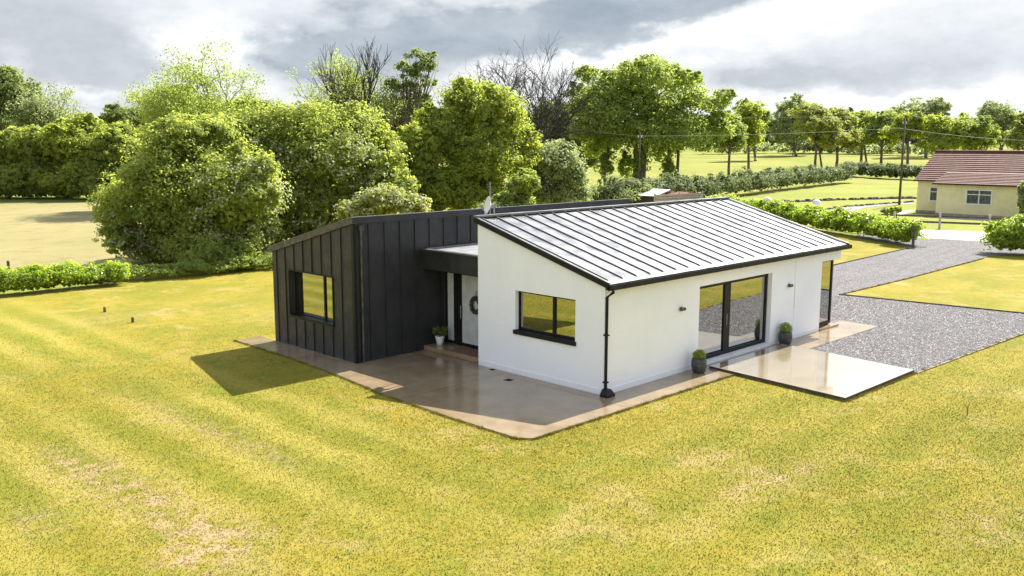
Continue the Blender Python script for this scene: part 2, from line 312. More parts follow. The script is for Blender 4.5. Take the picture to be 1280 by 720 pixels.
# ------------------------------------------------------------------ object helpers
def tag(o, label=None, cat=None, group=None, kind=None):
    if label: o['label'] = label
    if cat: o['category'] = cat
    if group: o['group'] = group
    if kind: o['kind'] = kind
    return o
def empty(name, loc, label, cat, group=None):
    o = bpy.data.objects.new(name, None); sc.collection.objects.link(o); o.location = loc
    o.empty_display_size = .3
    return tag(o, label, cat, group)
class MB:
    def __init__(s): s.v = []; s.f = []; s.mi = []
    def add(s, vs, fs, mi=0):
        n = len(s.v); s.v += [tuple(q) for q in vs]; s.f += [tuple(n+i for i in f) for f in fs]; s.mi += [mi]*len(fs); return s
    def box(s, a, b, mi=0):
        x0, y0, z0 = a; x1, y1, z1 = b
        return s.add([(x0, y0, z0), (x1, y0, z0), (x1, y1, z0), (x0, y1, z0), (x0, y0, z1), (x1, y0, z1), (x1, y1, z1), (x0, y1, z1)],
                     [(0, 3, 2, 1), (4, 5, 6, 7), (0, 1, 5, 4), (1, 2, 6, 5), (2, 3, 7, 6), (3, 0, 4, 7)], mi)
    def tube(s, pts, rad, n=8, cap=True, mi=0):
        P = [np.array(p, float) for p in pts]; rad = rad if hasattr(rad, '__len__') else [rad]*len(P); base = len(s.v)
        for i, p in enumerate(P):
            t = P[min(i+1, len(P)-1)]-P[max(i-1, 0)]; t = t/(np.linalg.norm(t)+1e-9)
            a = np.cross(t, (0, 0, 1) if abs(t[2]) < .9 else (1, 0, 0)); a /= np.linalg.norm(a); b = np.cross(t, a)
            for k in range(n):
                q = 2*math.pi*k/n; s.v.append(tuple(p+rad[i]*(a*math.cos(q)+b*math.sin(q))))
        for i in range(len(P)-1):
            for k in range(n):
                k2 = (k+1) % n; s.f.append((base+i*n+k, base+i*n+k2, base+(i+1)*n+k2, base+(i+1)*n+k)); s.mi.append(mi)
        if cap:
            s.f.append(tuple(base+k for k in range(n))[::-1]); s.f.append(tuple(base+(len(P)-1)*n+k for k in range(n))); s.mi += [mi]*2
        return s
    def lathe(s, prof, c=(0, 0, 0), n=20, mi=0, sq=1.):
        base = len(s.v)
        for r, z in prof:
            for k in range(n):
                q = 2*math.pi*k/n; ca, sa = math.cos(q), math.sin(q)
                s.v.append((c[0]+r*ca, c[1]+r*sa*sq, c[2]+z))
        for i in range(len(prof)-1):
            for k in range(n):
                k2 = (k+1) % n; s.f.append((base+i*n+k, base+i*n+k2, base+(i+1)*n+k2, base+(i+1)*n+k)); s.mi.append(mi)
        return s
    def build(s, name, mats, parent=None, smooth=False, bevel=0):
        me = bpy.data.meshes.new(name); off = Vector(parent_loc(parent)) if parent else Vector((0, 0, 0))
        me.from_pydata([tuple(Vector(v)-off) for v in s.v], [], s.f)
        for q in (mats if isinstance(mats, (list, tuple)) else [mats]): me.materials.append(q)
        me.polygons.foreach_set('material_index', s.mi)
        if smooth: me.polygons.foreach_set('use_smooth', [True]*len(me.polygons))
        me.update()
        o = bpy.data.objects.new(name, me); sc.collection.objects.link(o)
        if parent: o.parent = parent
        if bevel:
            bv = o.modifiers.new('bevel', 'BEVEL'); bv.width = bevel; bv.segments = 2; bv.limit_method = 'ANGLE'
        return o
def each(name, boxes, m, parent, bevel=0):
    for a, c in boxes: MB().box(a, c).build(name, m, parent, bevel=bevel)
def parent_loc(o):
    v = Vector((0, 0, 0))
    while o: v += o.location; o = o.parent
    return v
def npmesh(name, V, F, mats, parent=None, attr=None, mi=None):
    """V n x 3, F m x 3 or 4 arrays"""
    me = bpy.data.meshes.new(name); k = F.shape[1]
    if parent: V = V-np.array(parent_loc(parent))
    me.vertices.add(len(V)); me.vertices.foreach_set('co', V.astype(np.float32).ravel())
    me.loops.add(F.size); me.loops.foreach_set('vertex_index', F.astype(np.int32).ravel())
    me.polygons.add(len(F)); me.polygons.foreach_set('loop_start', np.arange(0, F.size, k, dtype=np.int32)); me.polygons.foreach_set('loop_total', np.full(len(F), k, dtype=np.int32))
    for q in mats: me.materials.append(q)
    if mi is not None: me.polygons.foreach_set('material_index', mi.astype(np.int32))
    if attr is not None:
        a = me.attributes.new('v', 'FLOAT', 'FACE'); a.data.foreach_set('value', attr.astype(np.float32))
    me.update(calc_edges=True)
    o = bpy.data.objects.new(name, me); sc.collection.objects.link(o)
    if parent: o.parent = parent
    return o
def sheet(name, pts, z, m, follow=False):
    b = MB(); b.add([(p[0], p[1], z+(hgt(p[0], p[1]) if follow else 0)) for p in pts], [tuple(range(len(pts)))])
    o = b.build(name, m); o['kind'] = 'structure'
    if o.data.polygons[0].normal.z < 0: o.data.flip_normals()
    return o
def rough_edge(pts, amp, step, seed):           # a natural, slightly wavering outline
    rng = random.Random(seed); out = []
    for i in range(len(pts)):
        a = np.array(pts[i][:2], float); b = np.array(pts[(i+1) % len(pts)][:2], float); L = np.linalg.norm(b-a); n = max(1, int(L/step))
        nn = np.array((-(b-a)[1], (b-a)[0]))/max(L, 1e-6)
        for k in range(n):
            out.append(tuple(a+(b-a)*k/n+nn*(rng.uniform(-amp, amp) if k else 0)))
    return out

# ------------------------------------------------------------------ ground
def ground_sheet():
    rs = [0, 20, 40, 60, 80, 100, 120, 135, 150, 165, 180, 195, 210, 230, 250, 270, 290, 310, 330, 350, 400, 600, 1000, 3000]; n = 72
    V = [(0, 0, -.06)]; F = []
    for r in rs[1:]:
        for k in range(n):
            a = 2*math.pi*k/n; V.append((r*math.cos(a), r*math.sin(a), hgt(r, 0)-.06))
    for k in range(n): F.append((0, 1+k, 1+(k+1) % n))
    for i in range(len(rs)-2):
        for k in range(n):
            a = 1+i*n; F.append((a+k, a+n+k, a+n+(k+1) % n, a+(k+1) % n))
    b = MB(); b.add(V, F); o = b.build('ground', M['field'], smooth=True); o['kind'] = 'structure'
ground_sheet()
sheet('dry_field', [(-60, 30.2), (34, 30.2), gp(215, 252)[:2], gp(140, 253), gp(0, 252), (-160, 190)], -.045, M['tan'])
sheet('rough_grass', rough_edge([gp(230, 249), gp(230, 243), gp(0, 241), (-190, 260), (-160, 190), gp(0, 251.5), gp(140, 252.5)], .8, 6, 2), -.035, M['green_strip'])
LX = 41.0
lawn_pts = [(-60, -40), (45, -40), (43, 2.0), (41.3, 8.2), (51.2, 24.2), (60, 38), (55, 44), (20, 31), (-2, 28.6), (-60, 31)]
sheet('lawn', lawn_pts, -.03, M['lawn'])
sheet('garden_lawn', rough_edge([(52, 24), gp(1128, 300), (90, -40), (200, -30), gp(1175, 227.5), gp(1110, 228.5), gp(1060, 229.5), gp(980, 240), gp(930, 246), gp(880, 251), (60, 45)], .2, 8, 4), -.022, M['neigh'])
# gravel drive and yard
drive = [(13.3, -1.16), (8.28, -1.16), (8.28, -4.78), (16.6, -5.2), (22, -4.95), (21.6, 3.2), (20.0, 3.2), (27, 3.0), (39.6, 3.1), (42.6, 2.6), (51, 3.6), (48.6, 9.6), (46, 11.5), (40.6, 8.2), (28.8, 7.75), (21, 7.2), (13.35, 5.5), (13.35, .9), (14.3, .1), (14.25, -1.16)]
sheet('gravel_drive', [(14.2, -1.16), (8.28, -1.16), (8.28, -4.74), (16.6, -5.15), (20.9, -5.35), (20.7, -4.0), (19.9, 3.12), (26.5, 3.0), (39.6, 3.2), (42.0, 1.5), (47.4, 1.5), (48.5, 5.5), (46.6, 10.3), (47.2, 14.5), (44.6, 13.8), (41.2, 8.35), (40.2, 8.2), (28.8, 7.7), (18, 7.2), (9, 8.5), (9, 5.2), (13.28, 5.2), (13.28, .4), (14.2, .3)], -.012, M['gravel'])
sheet('concrete_road', rough_edge([gp(1130, 296), gp(1252, 303), (48.5, 1.5), (42, -40), (50, -40), (56, 4), gp(1248, 289.5), gp(1145, 286.5), gp(1100, 283), (70, 45), (64, 48)], .05, 4, 7), -.004, M['road'])
sheet('neighbour_drive', [gp(1022, 263.5), gp(1045, 258.8), gp(1090, 255.5), gp(1142, 252), gp(1142, 254.5), gp(1110, 256), gp(1080, 260), gp(1068, 264)], -.008, M['tarmac'])
sheet('bungalow_path', [gp(1115, 268), gp(1128, 263), gp(1150, 262), (74, 21), (69, 20.3), (68.2, 12), (66, 12), (66.3, 18)], -.008, M['road'])
# paving round the house
PX0, PY0 = -3.95, -1.12
pave = [(PX0+.12, PY0), (4.5, PY0-.05), (4.5, -.30), (8.28, -.30), (8.28, -1.14), (14.2, -1.14), (14.2, .3), (13.28, .3), (13.28, 0), (0, 0), (0, 4.77), (0.1, 4.77), (.1, 7.44), (-2.476, 7.44), (-2.476, 12.0), (-2.476, 13.0), (-3.4, 13.0), (-3.42, 9.4), (-3.62, 6.9), (-3.93, 4.3), (PX0-.12, 1.5), (PX0-.12, PY0+.28)]
def thick_sheet(name, pts, z0, z1, m, mside=None):
    n = len(pts); b = MB()
    b.add([(p[0], p[1], z1) for p in pts]+[(p[0], p[1], z0) for p in pts], [tuple(range(n))], 0)
    b.add([(p[0], p[1], z1) for p in pts]+[(p[0], p[1], z0) for p in pts], [(i, i+n, (i+1) % n+n, (i+1) % n) for i in range(n)], 1)
    o = b.build(name, [m, mside or m]); o['kind'] = 'structure'
    bm = bmesh.new(); bm.from_mesh(o.data); bmesh.ops.remove_doubles(bm, verts=bm.verts, dist=1e-5); bmesh.ops.recalc_face_normals(bm, faces=bm.faces); bm.to_mesh(o.data); bm.free()
    return o
thick_sheet('paving', pave, -.1, 0., M['pave'], M['concrete'])
patio = thick_sheet('patio', [(4.5, -.30), (4.03, -4.66), (8.28, -4.72), (8.7, -1.14), (8.78, -.30)], -.12, .07, M['slab'], M['kerb'])
# dark edging boards along the gravel
def edging(pts, h=.05, wd=.06):
    b = MB()
    for a, c in zip(pts[:-1], pts[1:]):
        a = np.array(a, float); c = np.array(c, float); t = (c-a)/np.linalg.norm(c-a); n = np.array((-t[1], t[0]))*wd/2
        q = [a-n, c-n, c+n, a+n]
        b.add([(*p, -.1) for p in q]+[(*p, h) for p in q], [(0, 3, 2, 1), (4, 5, 6, 7), (0, 1, 5, 4), (1, 2, 6, 5), (2, 3, 7, 6), (3, 0, 4, 7)])
    return b.build('timber_edging', M['darkwood'])
for pts, lab in [([(19.9, 3.1), (20.7, -4.0), (20.9, -5.3)], 'dark timber edging board along the yard side of the triangular lawn'),
                 ([(18, 7.25), (28.8, 7.75), (40.2, 8.22)], 'dark timber edging board between the drive and the laurel hedge lawn'),
                 ([(8.3, -4.8), (16.6, -5.2), (20.9, -5.4)], 'thin edging strip between the near lawn and the gravel beside the patio')]:
    o = edging(pts, .04 if 'thin' not in lab else .0); tag(o, lab, 'edging')
    if 'thin' in lab: o.data.materials[0] = M['concrete']

# ------------------------------------------------------------------ the house
L_, W_, H1, H2 = 13.28, 4.77, 2.97, 4.30
BX, BY, BW, BH1, BH2, BXE = -2.476, 7.44, 4.55, 4.27, 3.07, 10.45
house = empty('modern_house', (0, 0, 0), 'single storey house with one white rendered wing and one dark zinc clad wing', 'house')
def panel(mb, axis, c, thick, u0, u1, v0, top, holes, mi=0, open_out=1):
    """wall in the plane axis=c, outer face at c, inner face at c+thick; top(u) height; holes (ua,ub,va,vb)"""
    us = sorted({u0, u1} | {h[0] for h in holes} | {h[1] for h in holes}); vs = sorted({v0} | {h[2] for h in holes} | {h[3] for h in holes})
    def P(u, v, k):
        z = top(u) if v is None else v; w_ = c+k*thick
        return (w_, u, z) if axis == 'x' else (u, w_, z)
    rows = vs+[None]
    def hole(i, j):
        um = (us[i]+us[i+1])/2; a = rows[j]; b = rows[j+1]
        if b is None: return False
        vm = (a+b)/2
        return any(h[0] < um < h[1] and h[2] < vm < h[3] for h in holes)
    for i in range(len(us)-1):
        for j in range(len(rows)-1):
            if hole(i, j): continue
            for k in (0, 1):
                mb.add([P(us[i], rows[j], k), P(us[i+1], rows[j], k), P(us[i+1], rows[j+1], k), P(us[i], rows[j+1], k)], [(0, 1, 2, 3)], mi if k == 0 else 1)
    for ua, ub, va, vb in holes:
        for (a, b_) in (((ua, va), (ub, va)), ((ub, va), (ub, vb)), ((ub, vb), (ua, vb)), ((ua, vb), (ua, va))):
            if a[1] == b_[1] == v0 or (a[0] == b_[0] and a[0] in (us[0], us[-1])): continue
            mb.add([P(*a, 0), P(*b_, 0), P(*b_, 1), P(*a, 1)], [(0, 1, 2, 3)], mi)
    for q in (us[0], us[-1]):
        lo = max([h[3] for h in holes if q in (h[0], h[1])]+[v0])
        mb.add([P(q, lo, 0), P(q, None, 0), P(q, None, 1), P(q, lo, 1)], [(0, 1, 2, 3)], mi)
def fixn(o):
    bm = bmesh.new(); bm.from_mesh(o.data); bmesh.ops.remove_doubles(bm, verts=bm.verts, dist=1e-4); bmesh.ops.recalc_face_normals(bm, faces=bm.faces); bm.to_mesh(o.data); bm.free(); return o
TH = .32
wtop = lambda y: H1-.02+(H2-H1)*y/W_
DOOR = (4.33, 8.47, .0, 2.40); CWX = 11.87
wm = MB()
panel(wm, 'y', 0, TH, TH, L_, 0, lambda u: H1-.02, [DOOR, (CWX, L_, .0, 2.44)])
panel(wm, 'x', 0, TH, 0, W_, 0, wtop, [(1.0, 3.24, 1.19, 2.41)])
panel(wm, 'x', L_, -TH, TH+.0, W_, 0, wtop, [(TH, 1.7, 0., 2.44)])
panel(wm, 'y', W_, -TH, TH, L_-TH, 0, lambda u: H2-.05, [])
white = fixn(wm.build('white_wall', [M['render'], M['in']], house))
tag(white, 'smooth white rendered walls')
# faint plinth bead, control joint and meter box lid outline
each('plinth_bead', [((-.012, 0.02, .14), (-.0, W_-.02, .152)), ((.0, -.012, .14), (DOOR[0]-.1, 0, .152)), ((DOOR[1]+.1, -.012, .14), (CWX-.05, 0, .152))], M['render'], white)
each('control_joint', [((9.975, -.003, .2), (9.985, 0, H1-.1))], M['render_line'], white)
b = MB(); b.box((10.0, -.018, 1.08), (10.56, -.0, 1.9)); b.build('meter_box_lid', M['render'], house, bevel=.006)
# floors inside
each('inside_floor', [((TH, TH, -.05), (L_-TH, W_-TH, .1)), ((BX+TH, BY+TH, -.05), (BXE-TH, BY+BW-TH, .1))], M['wood'], house)
each('partition_wall', [((3.4, TH, .1), (3.5, W_-TH, 2.6)), ((9.2, TH, .1), (9.3, W_-TH, 2.6)), ((BX+3.6, BY+TH, .1), (BX+3.7, BY+BW-TH, 2.6))], M['in'], house)
each('inside_ceiling', [((TH, TH, 2.6), (L_-TH, W_-TH, 2.65)), ((BX+TH, BY+TH, 2.6), (BXE-TH, BY+BW-TH, 2.65))], M['in'], house)

# metal roof, mono-pitch: low at the front, high at the back
OX0, OX1, OY0, OY1 = -.09, L_+.10, -.20, W_+.05
zr = lambda y: H1+.045+(H2-H1)*y/W_
rm = MB()
rm.add([(OX0, OY0, zr(OY0)), (OX1, OY0, zr(OY0)), (OX1, OY1, zr(OY1)), (OX0, OY1, zr(OY1)), (OX0, OY0, zr(OY0)-.04), (OX1, OY0, zr(OY0)-.04), (OX1, OY1, zr(OY1)-.04), (OX0, OY1, zr(OY1)-.04)],
       [(0, 1, 2, 3), (7, 6, 5, 4), (0, 4, 5, 1), (1, 5, 6, 2), (2, 6, 7, 3), (3, 7, 4, 0)])
sm = rm
for i in range(23):
    x_ = .10+i*.598
    if x_ > OX1-.05: break
    y0, y1 = OY0+.14, OY1-.08; h = .04
    for a, c in ((-.010, .010),):
        sm.add([(x_+a, y0, zr(y0)-.002), (x_+c, y0, zr(y0)-.002), (x_+c, y1, zr(y1)-.002), (x_+a, y1, zr(y1)-.002), (x_+a, y0+.07, zr(y0+.07)+h), (x_+c, y0+.07, zr(y0+.07)+h), (x_+c, y1, zr(y1)+h), (x_+a, y1, zr(y1)+h)],
               [(4, 5, 6, 7), (0, 1, 5, 4), (1, 2, 6, 5), (2, 3, 7, 6), (3, 0, 4, 7)], 1)
roof = fixn(rm.build('metal_roof', [M['roof'], M['seam']], house)); roof['label'] = 'pale grey standing seam metal roof of the white wing'
# ridge flashing and verge trim
b = MB(); b.box((OX0-.02, OY1-.13, zr(OY1)+.012), (OX1+.02, OY1+.03, zr(OY1)+.075)); b.build('ridge_flashing', M['roof'], roof, bevel=.012)
def slope_bar(mb, x0, x1, ya, yb, zf, lo, hi):
    mb.add([(x0, ya, zf(ya)+lo), (x1, ya, zf(ya)+lo), (x1, yb, zf(yb)+lo), (x0, yb, zf(yb)+lo), (x0, ya, zf(ya)+hi), (x1, ya, zf(ya)+hi), (x1, yb, zf(yb)+hi), (x0, yb, zf(yb)+hi)],
           [(0, 3, 2, 1), (4, 5, 6, 7), (0, 1, 5, 4), (1, 2, 6, 5), (2, 3, 7, 6), (3, 0, 4, 7)])
for xa, xb in ((OX0-.03, OX0-.002), (OX1+.002, OX1+.03)):
    b = MB(); slope_bar(b, xa, xb, OY0-.02, OY1, zr, -.12, .03); b.build('verge_trim', M['black'], roof)
for xa, xb in ((OX0-.028, OX0+.055), (OX1-.055, OX1+.028)):
    b = MB(); slope_bar(b, xa, xb, OY0-.02, OY1, zr, .031, .05); b.build('verge_cap', M['roof'], roof)
# gutter with brackets, downpipe with shoe
gz = zr(OY0)-.01
b = MB(); b.box((OX0-.03, OY0-.13, gz-.13), (OX1+.03, OY0-.118, gz)); b.box((OX0-.03, OY0-.117, gz-.13), (OX1+.03, OY0-.002, gz-.118)); b.box((OX0-.03, OY0-.117, gz-.117), (OX0-.018, OY0-.002, gz)); b.box((OX1+.018, OY0-.117, gz-.117), (OX1+.03, OY0-.002, gz))
b.box((OX0-.03, OY0, gz-.16), (OX1+.03, OY0+.012, gz-.035)); b.box((0, OY0+.013, gz-.16), (L_, -.002, gz-.15))
for i in range(16): b.box((.4+i*.85, OY0-.134, gz-.136), (.425+i*.85, OY0-.10, gz+.004))
gut = b.build('gutter', M['black'], roof)
b = MB(); b.tube([(-.0, OY0-.06, gz-.1), (-.0, OY0-.06, gz-.2), (-.0, -.065, gz-.34), (0.0, -.065, .18)], .042, 14)
for z_ in (.35, 1.6): b.box((-.055, -.125, z_), (.055, -.0, z_+.035))
dp = b.build('downpipe', M['black'], house, smooth=False)
b = MB(); b.add([(-.10, -.16, .0), (.12, -.16, .0), (.12, .0, .0), (-.10, .0, .0), (-.10, -.16, .06), (.12, -.16, .06), (.12, 0, .06), (-.10, 0, .06), (-.05, -.12, .2), (.05, -.12, .2), (.05, -.01, .2), (-.05, -.01, .2)],
                 [(0, 3, 2, 1), (0, 1, 5, 4), (1, 2, 6, 5), (2, 3, 7, 6), (3, 0, 4, 7), (4, 5, 9, 8), (5, 6, 10, 9), (6, 7, 11, 10), (7, 4, 8, 11), (8, 9, 10, 11)])
b.v = [(v[0]*1.5, v[1]*1.5, v[2]) for v in b.v]; b.build('pipe_shoe', M['black'], dp)

def window(name, axis, c, s, u0, u1, v0, v1, mull, depth=.16, fw=.065, sill=True, label=None, pan=True):
    """frame and panes set into a hole; outer wall face at c, s=+1 if inside lies towards +axis"""
    def bx(mb, ua, ub, va, vb, k0, k1):
        a, b_ = sorted((c+s*k0, c+s*k1))
        if axis == 'x': mb.box((a, ua, va), (b_, ub, vb))
        else: mb.box((ua, a, va), (ub, b_, vb))
    e = .003
    fm = MB(); d0, d1 = depth, depth+.07
    bx(fm, u0+e, u0+fw, v0+e, v1-e, d0, d1); bx(fm, u1-fw, u1-e, v0+e, v1-e, d0, d1)
    bx(fm, u0+fw, u1-fw, v0+e, v0+fw, d0, d1); bx(fm, u0+fw, u1-fw, v1-fw, v1-e, d0, d1)
    edges = [u0+fw]
    for mu, mw in mull:
        bx(fm, mu-mw/2, mu+mw/2, v0+fw, v1-fw, d0-.01, d1); edges += [mu-mw/2, mu+mw/2]
    edges.append(u1-fw)
    f = fm.build(name, M['black'], house, bevel=.004)
    if label: f['label'] = label
    for k in range(0, len(edges), 2):
        g = MB(); bx(g, edges[k]-.004, edges[k+1]+.004, v0+fw-.004, v1-fw+.004, d0+.03, d0+.034); g.build('pane', M['glass'], f)
    if sill:
        g = MB(); a, b_ = sorted((c-s*.045, c+s*(depth-.002)))
        if axis == 'x': g.box((a, u0-.03, v0-.045), (b_, u1+.03, v0-.003))
        else: g.box((u0-.03, a, v0-.045), (u1+.03, b_, v0-.003))
        # keep the sill clear of the wall on both sides
        g.v = [tuple(v) for v in g.v]; g.build('sill', M['black'], f)
    return f
# gable window of the white wing: sill sits in the opening, so the hole goes a little lower
window('window', 'x', 0, 1, 1.0, 3.24, 1.29, 2.41, [(1.88, .09)], .13, .06, False, 'black framed two pane window in the white gable')
b = MB(); b.box((-.05, 1.002, 1.192), (.13, 3.238, 1.287)); b.box((-.055, .96, 1.17), (-.003, 3.28, 1.285)); b.build('window_sill', M['black'], house)
# sliding patio door: two big panes in heavy frames
pd = window('patio_door', 'y', 0, 1, DOOR[0], DOOR[1], .10, DOOR[3], [(6.08, .34)], .15, .12, False, 'black framed sliding glass patio door')
b = MB(); b.box((6.05, .128, 1.0), (6.075, .139, 1.35)); b.build('door_handle', M['grey'], pd)
b = MB(); b.box((DOOR[0]+.003, -.05, .003), (DOOR[1]-.003, .2, .098)); b.build('door_threshold', M['white'], house)
# corner window wrapping round the far end
f = MB(); q = .18; x1 = L_-q; y0 = q
f.box((CWX+.003, y0, .1), (CWX+.06, y0+.07, 2.437)); f.box((CWX+.06, y0, .1), (x1-.1, y0+.07, .2)); f.box((CWX+.06, y0, 2.37), (x1-.1, y0+.07, 2.437)); f.box((x1-.1, y0, .1), (x1, y0+.1, 2.437))
f.box((x1-.07, y0+.1, .1), (x1, 1.63, .2)); f.box((x1-.07, y0+.1, 2.37), (x1, 1.63, 2.437)); f.box((x1-.07, 1.63, .1), (x1, 1.697, 2.437))
cw = f.build('corner_window', M['black'], house); cw['label'] = 'tall black framed window wrapping the far corner'
g = MB(); g.box((CWX+.056, y0+.03, .196), (x1-.096, y0+.034, 2.374)); g.build('pane', M['glass'], cw)
g = MB(); g.box((x1-.034, y0+.096, .196), (x1-.03, 1.634, 2.374)); g.build('pane', M['glass'], cw)
b = MB(); b.box((CWX+.003, -.06, .003), (L_-.0, y0, .06)); b.box((x1, y0, .003), (L_+.03, 1.6, .06)); b.build('window_step', M['pave'], house)

# ---- dark wing
tb = lambda y: BH1-(BH1-BH2)*(y-BY)/BW
bw = MB(); BWIN = (8.57, 10.98, 1.0, 2.46)
panel(bw, 'x', BX, TH, BY, BY+BW, 0, tb, [BWIN])
panel(bw, 'y', BY, TH, BX+TH, BXE, 0, lambda u: BH1, []); panel(bw, 'y', BY+BW, -TH, BX+TH, BXE-TH, 0, lambda u: BH2, []); panel(bw, 'x', BXE, -TH, BY+TH, BY+BW, 0, tb, [])
b = bw
for y_ in (11.73, 11.21, 10.69, 10.17, 9.66, 9.14, 8.61, 8.08):
    segs = [(.02, tb(y_)-.1)]
    if BWIN[0] < y_ < BWIN[1]: segs = [(.02, BWIN[2]-.09), (BWIN[3]+.05, tb(y_)-.1)]
    for a, c in segs: b.box((BX-.032, y_-.011, a), (BX-.001, y_+.011, c))
for i in range(8):
    x_ = -1.94+i*.587
    if x_ > -.0 + 10: break
    top_ = BH1-.12
    lo = .02 if x_ < .1 else 3.28
    b.box((x_-.011, BY-.032, lo), (x_+.011, BY-.001, top_))
for i in range(8, 21): b.box((-1.94+i*.587-.011, BY-.032, 3.28), (-1.94+i*.587+.011, BY-.001, BH1-.12))
dark = fixn(bw.build('dark_wall', [M['zinc_dark'], M['in']], house)); dark['label'] = 'dark grey standing seam metal cladding'
# corner post, downpipe recess
b = MB(); b.box((BX-.035, BY-.035, .01), (BX+.06, BY-.002, BH1-.13)); b.box((BX-.035, BY-.002, .01), (BX-.002, BY+.08, BH1-.13)); b.build('corner_trim', M['black'], dark)
b = MB(); b.tube([(BX+.22, BY-.07, .02), (BX+.22, BY-.07, BH1-.3)], .04, 12); b.box((BX+.14, BY-.13, BH1-.3), (BX+.30, BY-.01, BH1-.16)); b.build('dark_downpipe', M['edge'], house)
# cladding parapet trim
b = MB()
b.box((BX-.06, BY-.06, BH1-.10), (BXE+.06, BY-.037, BH1+.08)); 
b.build('eaves_fascia', M['zinc_dark'], dark)
b = MB(); b.box((BX-.07, BY-.075, BH1+.082), (BXE+.07, BY+.02, BH1+.1)); 
slope_bar(b, BX-.07, BX-.0, BY+.022, BY+BW+.13, lambda y: tb(y), .085, .1)
b.build('metal_coping', M['roof'], dark)
b = MB(); slope_bar(b, BX-.06, BX-.036, BY-.036, BY+BW+.12, lambda y: tb(y), -.1, .083); b.build('verge_board', M['edge'], dark)
b = MB(); slope_bar(b, BX-.035, BXE+.06, BY-.03, BY+BW+.12, lambda y: tb(y), .0, .07)
for i in range(23):
    x_ = BX+.15+i*.585
    if x_ < BXE: slope_bar(b, x_, x_+.025, BY+.1, BY+BW+.1, lambda y: tb(y), .07, .115)
dr = fixn(b.build('dark_roof', M['zinc_dark'], house))
b = MB(); b.box((BX-.06, BY+BW+.125, BH2-.12), (BXE+.06, BY+BW+.23, BH2-.0)); b.build('back_gutter', M['edge'], dr)
wb = window('wide_window', 'x', BX, 1, BWIN[0], BWIN[1], BWIN[2], BWIN[3], [(9.32, .07)], .2, .055, False, 'black framed window in the dark cladding')
b = MB(); b.box((BX-.05, BWIN[0]-.04, BWIN[2]-.05), (BX-.002, BWIN[1]+.04, BWIN[2]-.002)); b.box((BX-.05, BWIN[0]+.002, BWIN[2]+.001), (BX+.198, BWIN[1]-.002, BWIN[2]+.03)); 
b.box((BX-.03, BWIN[0]-.04, BWIN[2]), (BX-.002, BWIN[0]-.002, BWIN[3]+.04)); b.box((BX-.03, BWIN[1]+.002, BWIN[2]), (BX-.002, BWIN[1]+.04, BWIN[3]+.04)); b.box((BX-.03, BWIN[0]-.001, BWIN[3]+.002), (BX-.002, BWIN[1]+.001, BWIN[3]+.04))
b.build('window_surround', M['black'], house)
# ---- link with canopy, entrance door and step
FX, DXD = .10, .92
b = MB(); b.box((FX, W_+.003, 2.62), (FX+.05, BY-.003, 3.2)); b.box((FX+.05, W_+.003, 2.62), (DXD+.2, BY-.003, 2.68)); b.build('canopy_fascia', M['zinc_dark'], house)
b = MB(); b.box((FX+.06, W_+.003, 3.12), (10.3, BY-.04, 3.2)); b.build('link_roof', M['membrane'], house)
b = MB(); b.box((FX-.06, W_+.004, 3.203), (FX+.13, BY-.034, 3.245)); b.build('canopy_coping', M['roof'], house)
b = MB(); b.box((FX+.0, W_+.003, 3.203), (3.0, W_+.06, 3.26)); b.box((FX+.14, BY-.12, 3.203), (10, BY-.036, 3.25)); b.build('roof_upstand', M['membrane'], house)
b = MB(); b.box((DXD, BY-.16, .15), (DXD+.1, BY-.003, 2.62)); b.box((DXD, W_+.003, .15), (DXD+.1, 5.35, 2.62)); b.box((DXD, 5.35, 2.50), (DXD+.1, BY-.16, 2.62)); b.build('link_wall', M['zinc_dark'], house)
b = MB(); dz0, dz1 = .16, 2.5
b.box((DXD-.01, 5.35, dz0), (DXD+.07, 5.42, dz1)); b.box((DXD-.01, 7.21, dz0), (DXD+.07, 7.28, dz1)); b.box((DXD-.01, 5.42, dz1-.07), (DXD+.07, 7.21, dz1)); b.box((DXD-.01, 5.42, dz0), (DXD+.07, 7.21, dz0+.1)); b.box((DXD-.03, 6.53, dz0+.1), (DXD+.07, 6.86, dz1-.07))
ed = b.build('entrance_door', M['black'], house, bevel=.004)
g = MB(); g.box((DXD+.03, 6.86, dz0+.1), (DXD+.034, 7.21, dz1-.07)); g.build('side_panel', M['frost'], ed)
g = MB(); g.box((DXD+.03, 5.42, dz0+.1), (DXD+.034, 6.53, dz1-.07)); g.build('door_glass', M['frost'], ed)
g = MB(); g.tube([(DXD-.07, 6.5, 1.05), (DXD-.07, 6.5, 1.45)], .014, 8); g.tube([(DXD-.07, 6.5, 1.1), (DXD+.03, 6.5, 1.1)], .01, 6); g.tube([(DXD-.07, 6.5, 1.4), (DXD+.03, 6.5, 1.4)], .01, 6); g.build('door_handle', M['grey'], ed)
b = MB(); b.box((DXD+.6, W_+.01, .15), (DXD+.66, BY-.01, 2.9)); b.box((DXD+.1, W_+.01, .1), (DXD+.66, BY-.01, .15)); b.build('hall_wall', M['white'], house)
b = MB(); b.box((.12, W_+.003, .0), (DXD+.0, BY-.003, .15)); st = b.build('doorstep', M['pave'], house, bevel=.01); st['label'] = 'low concrete step at the entrance'
# rear/right closing wall of the link
b = MB(); b.box((10.1, W_+.003, 0), (10.2, BY-.003, 3.1)); b.build('link_end_wall', M['zinc_dark'], house)

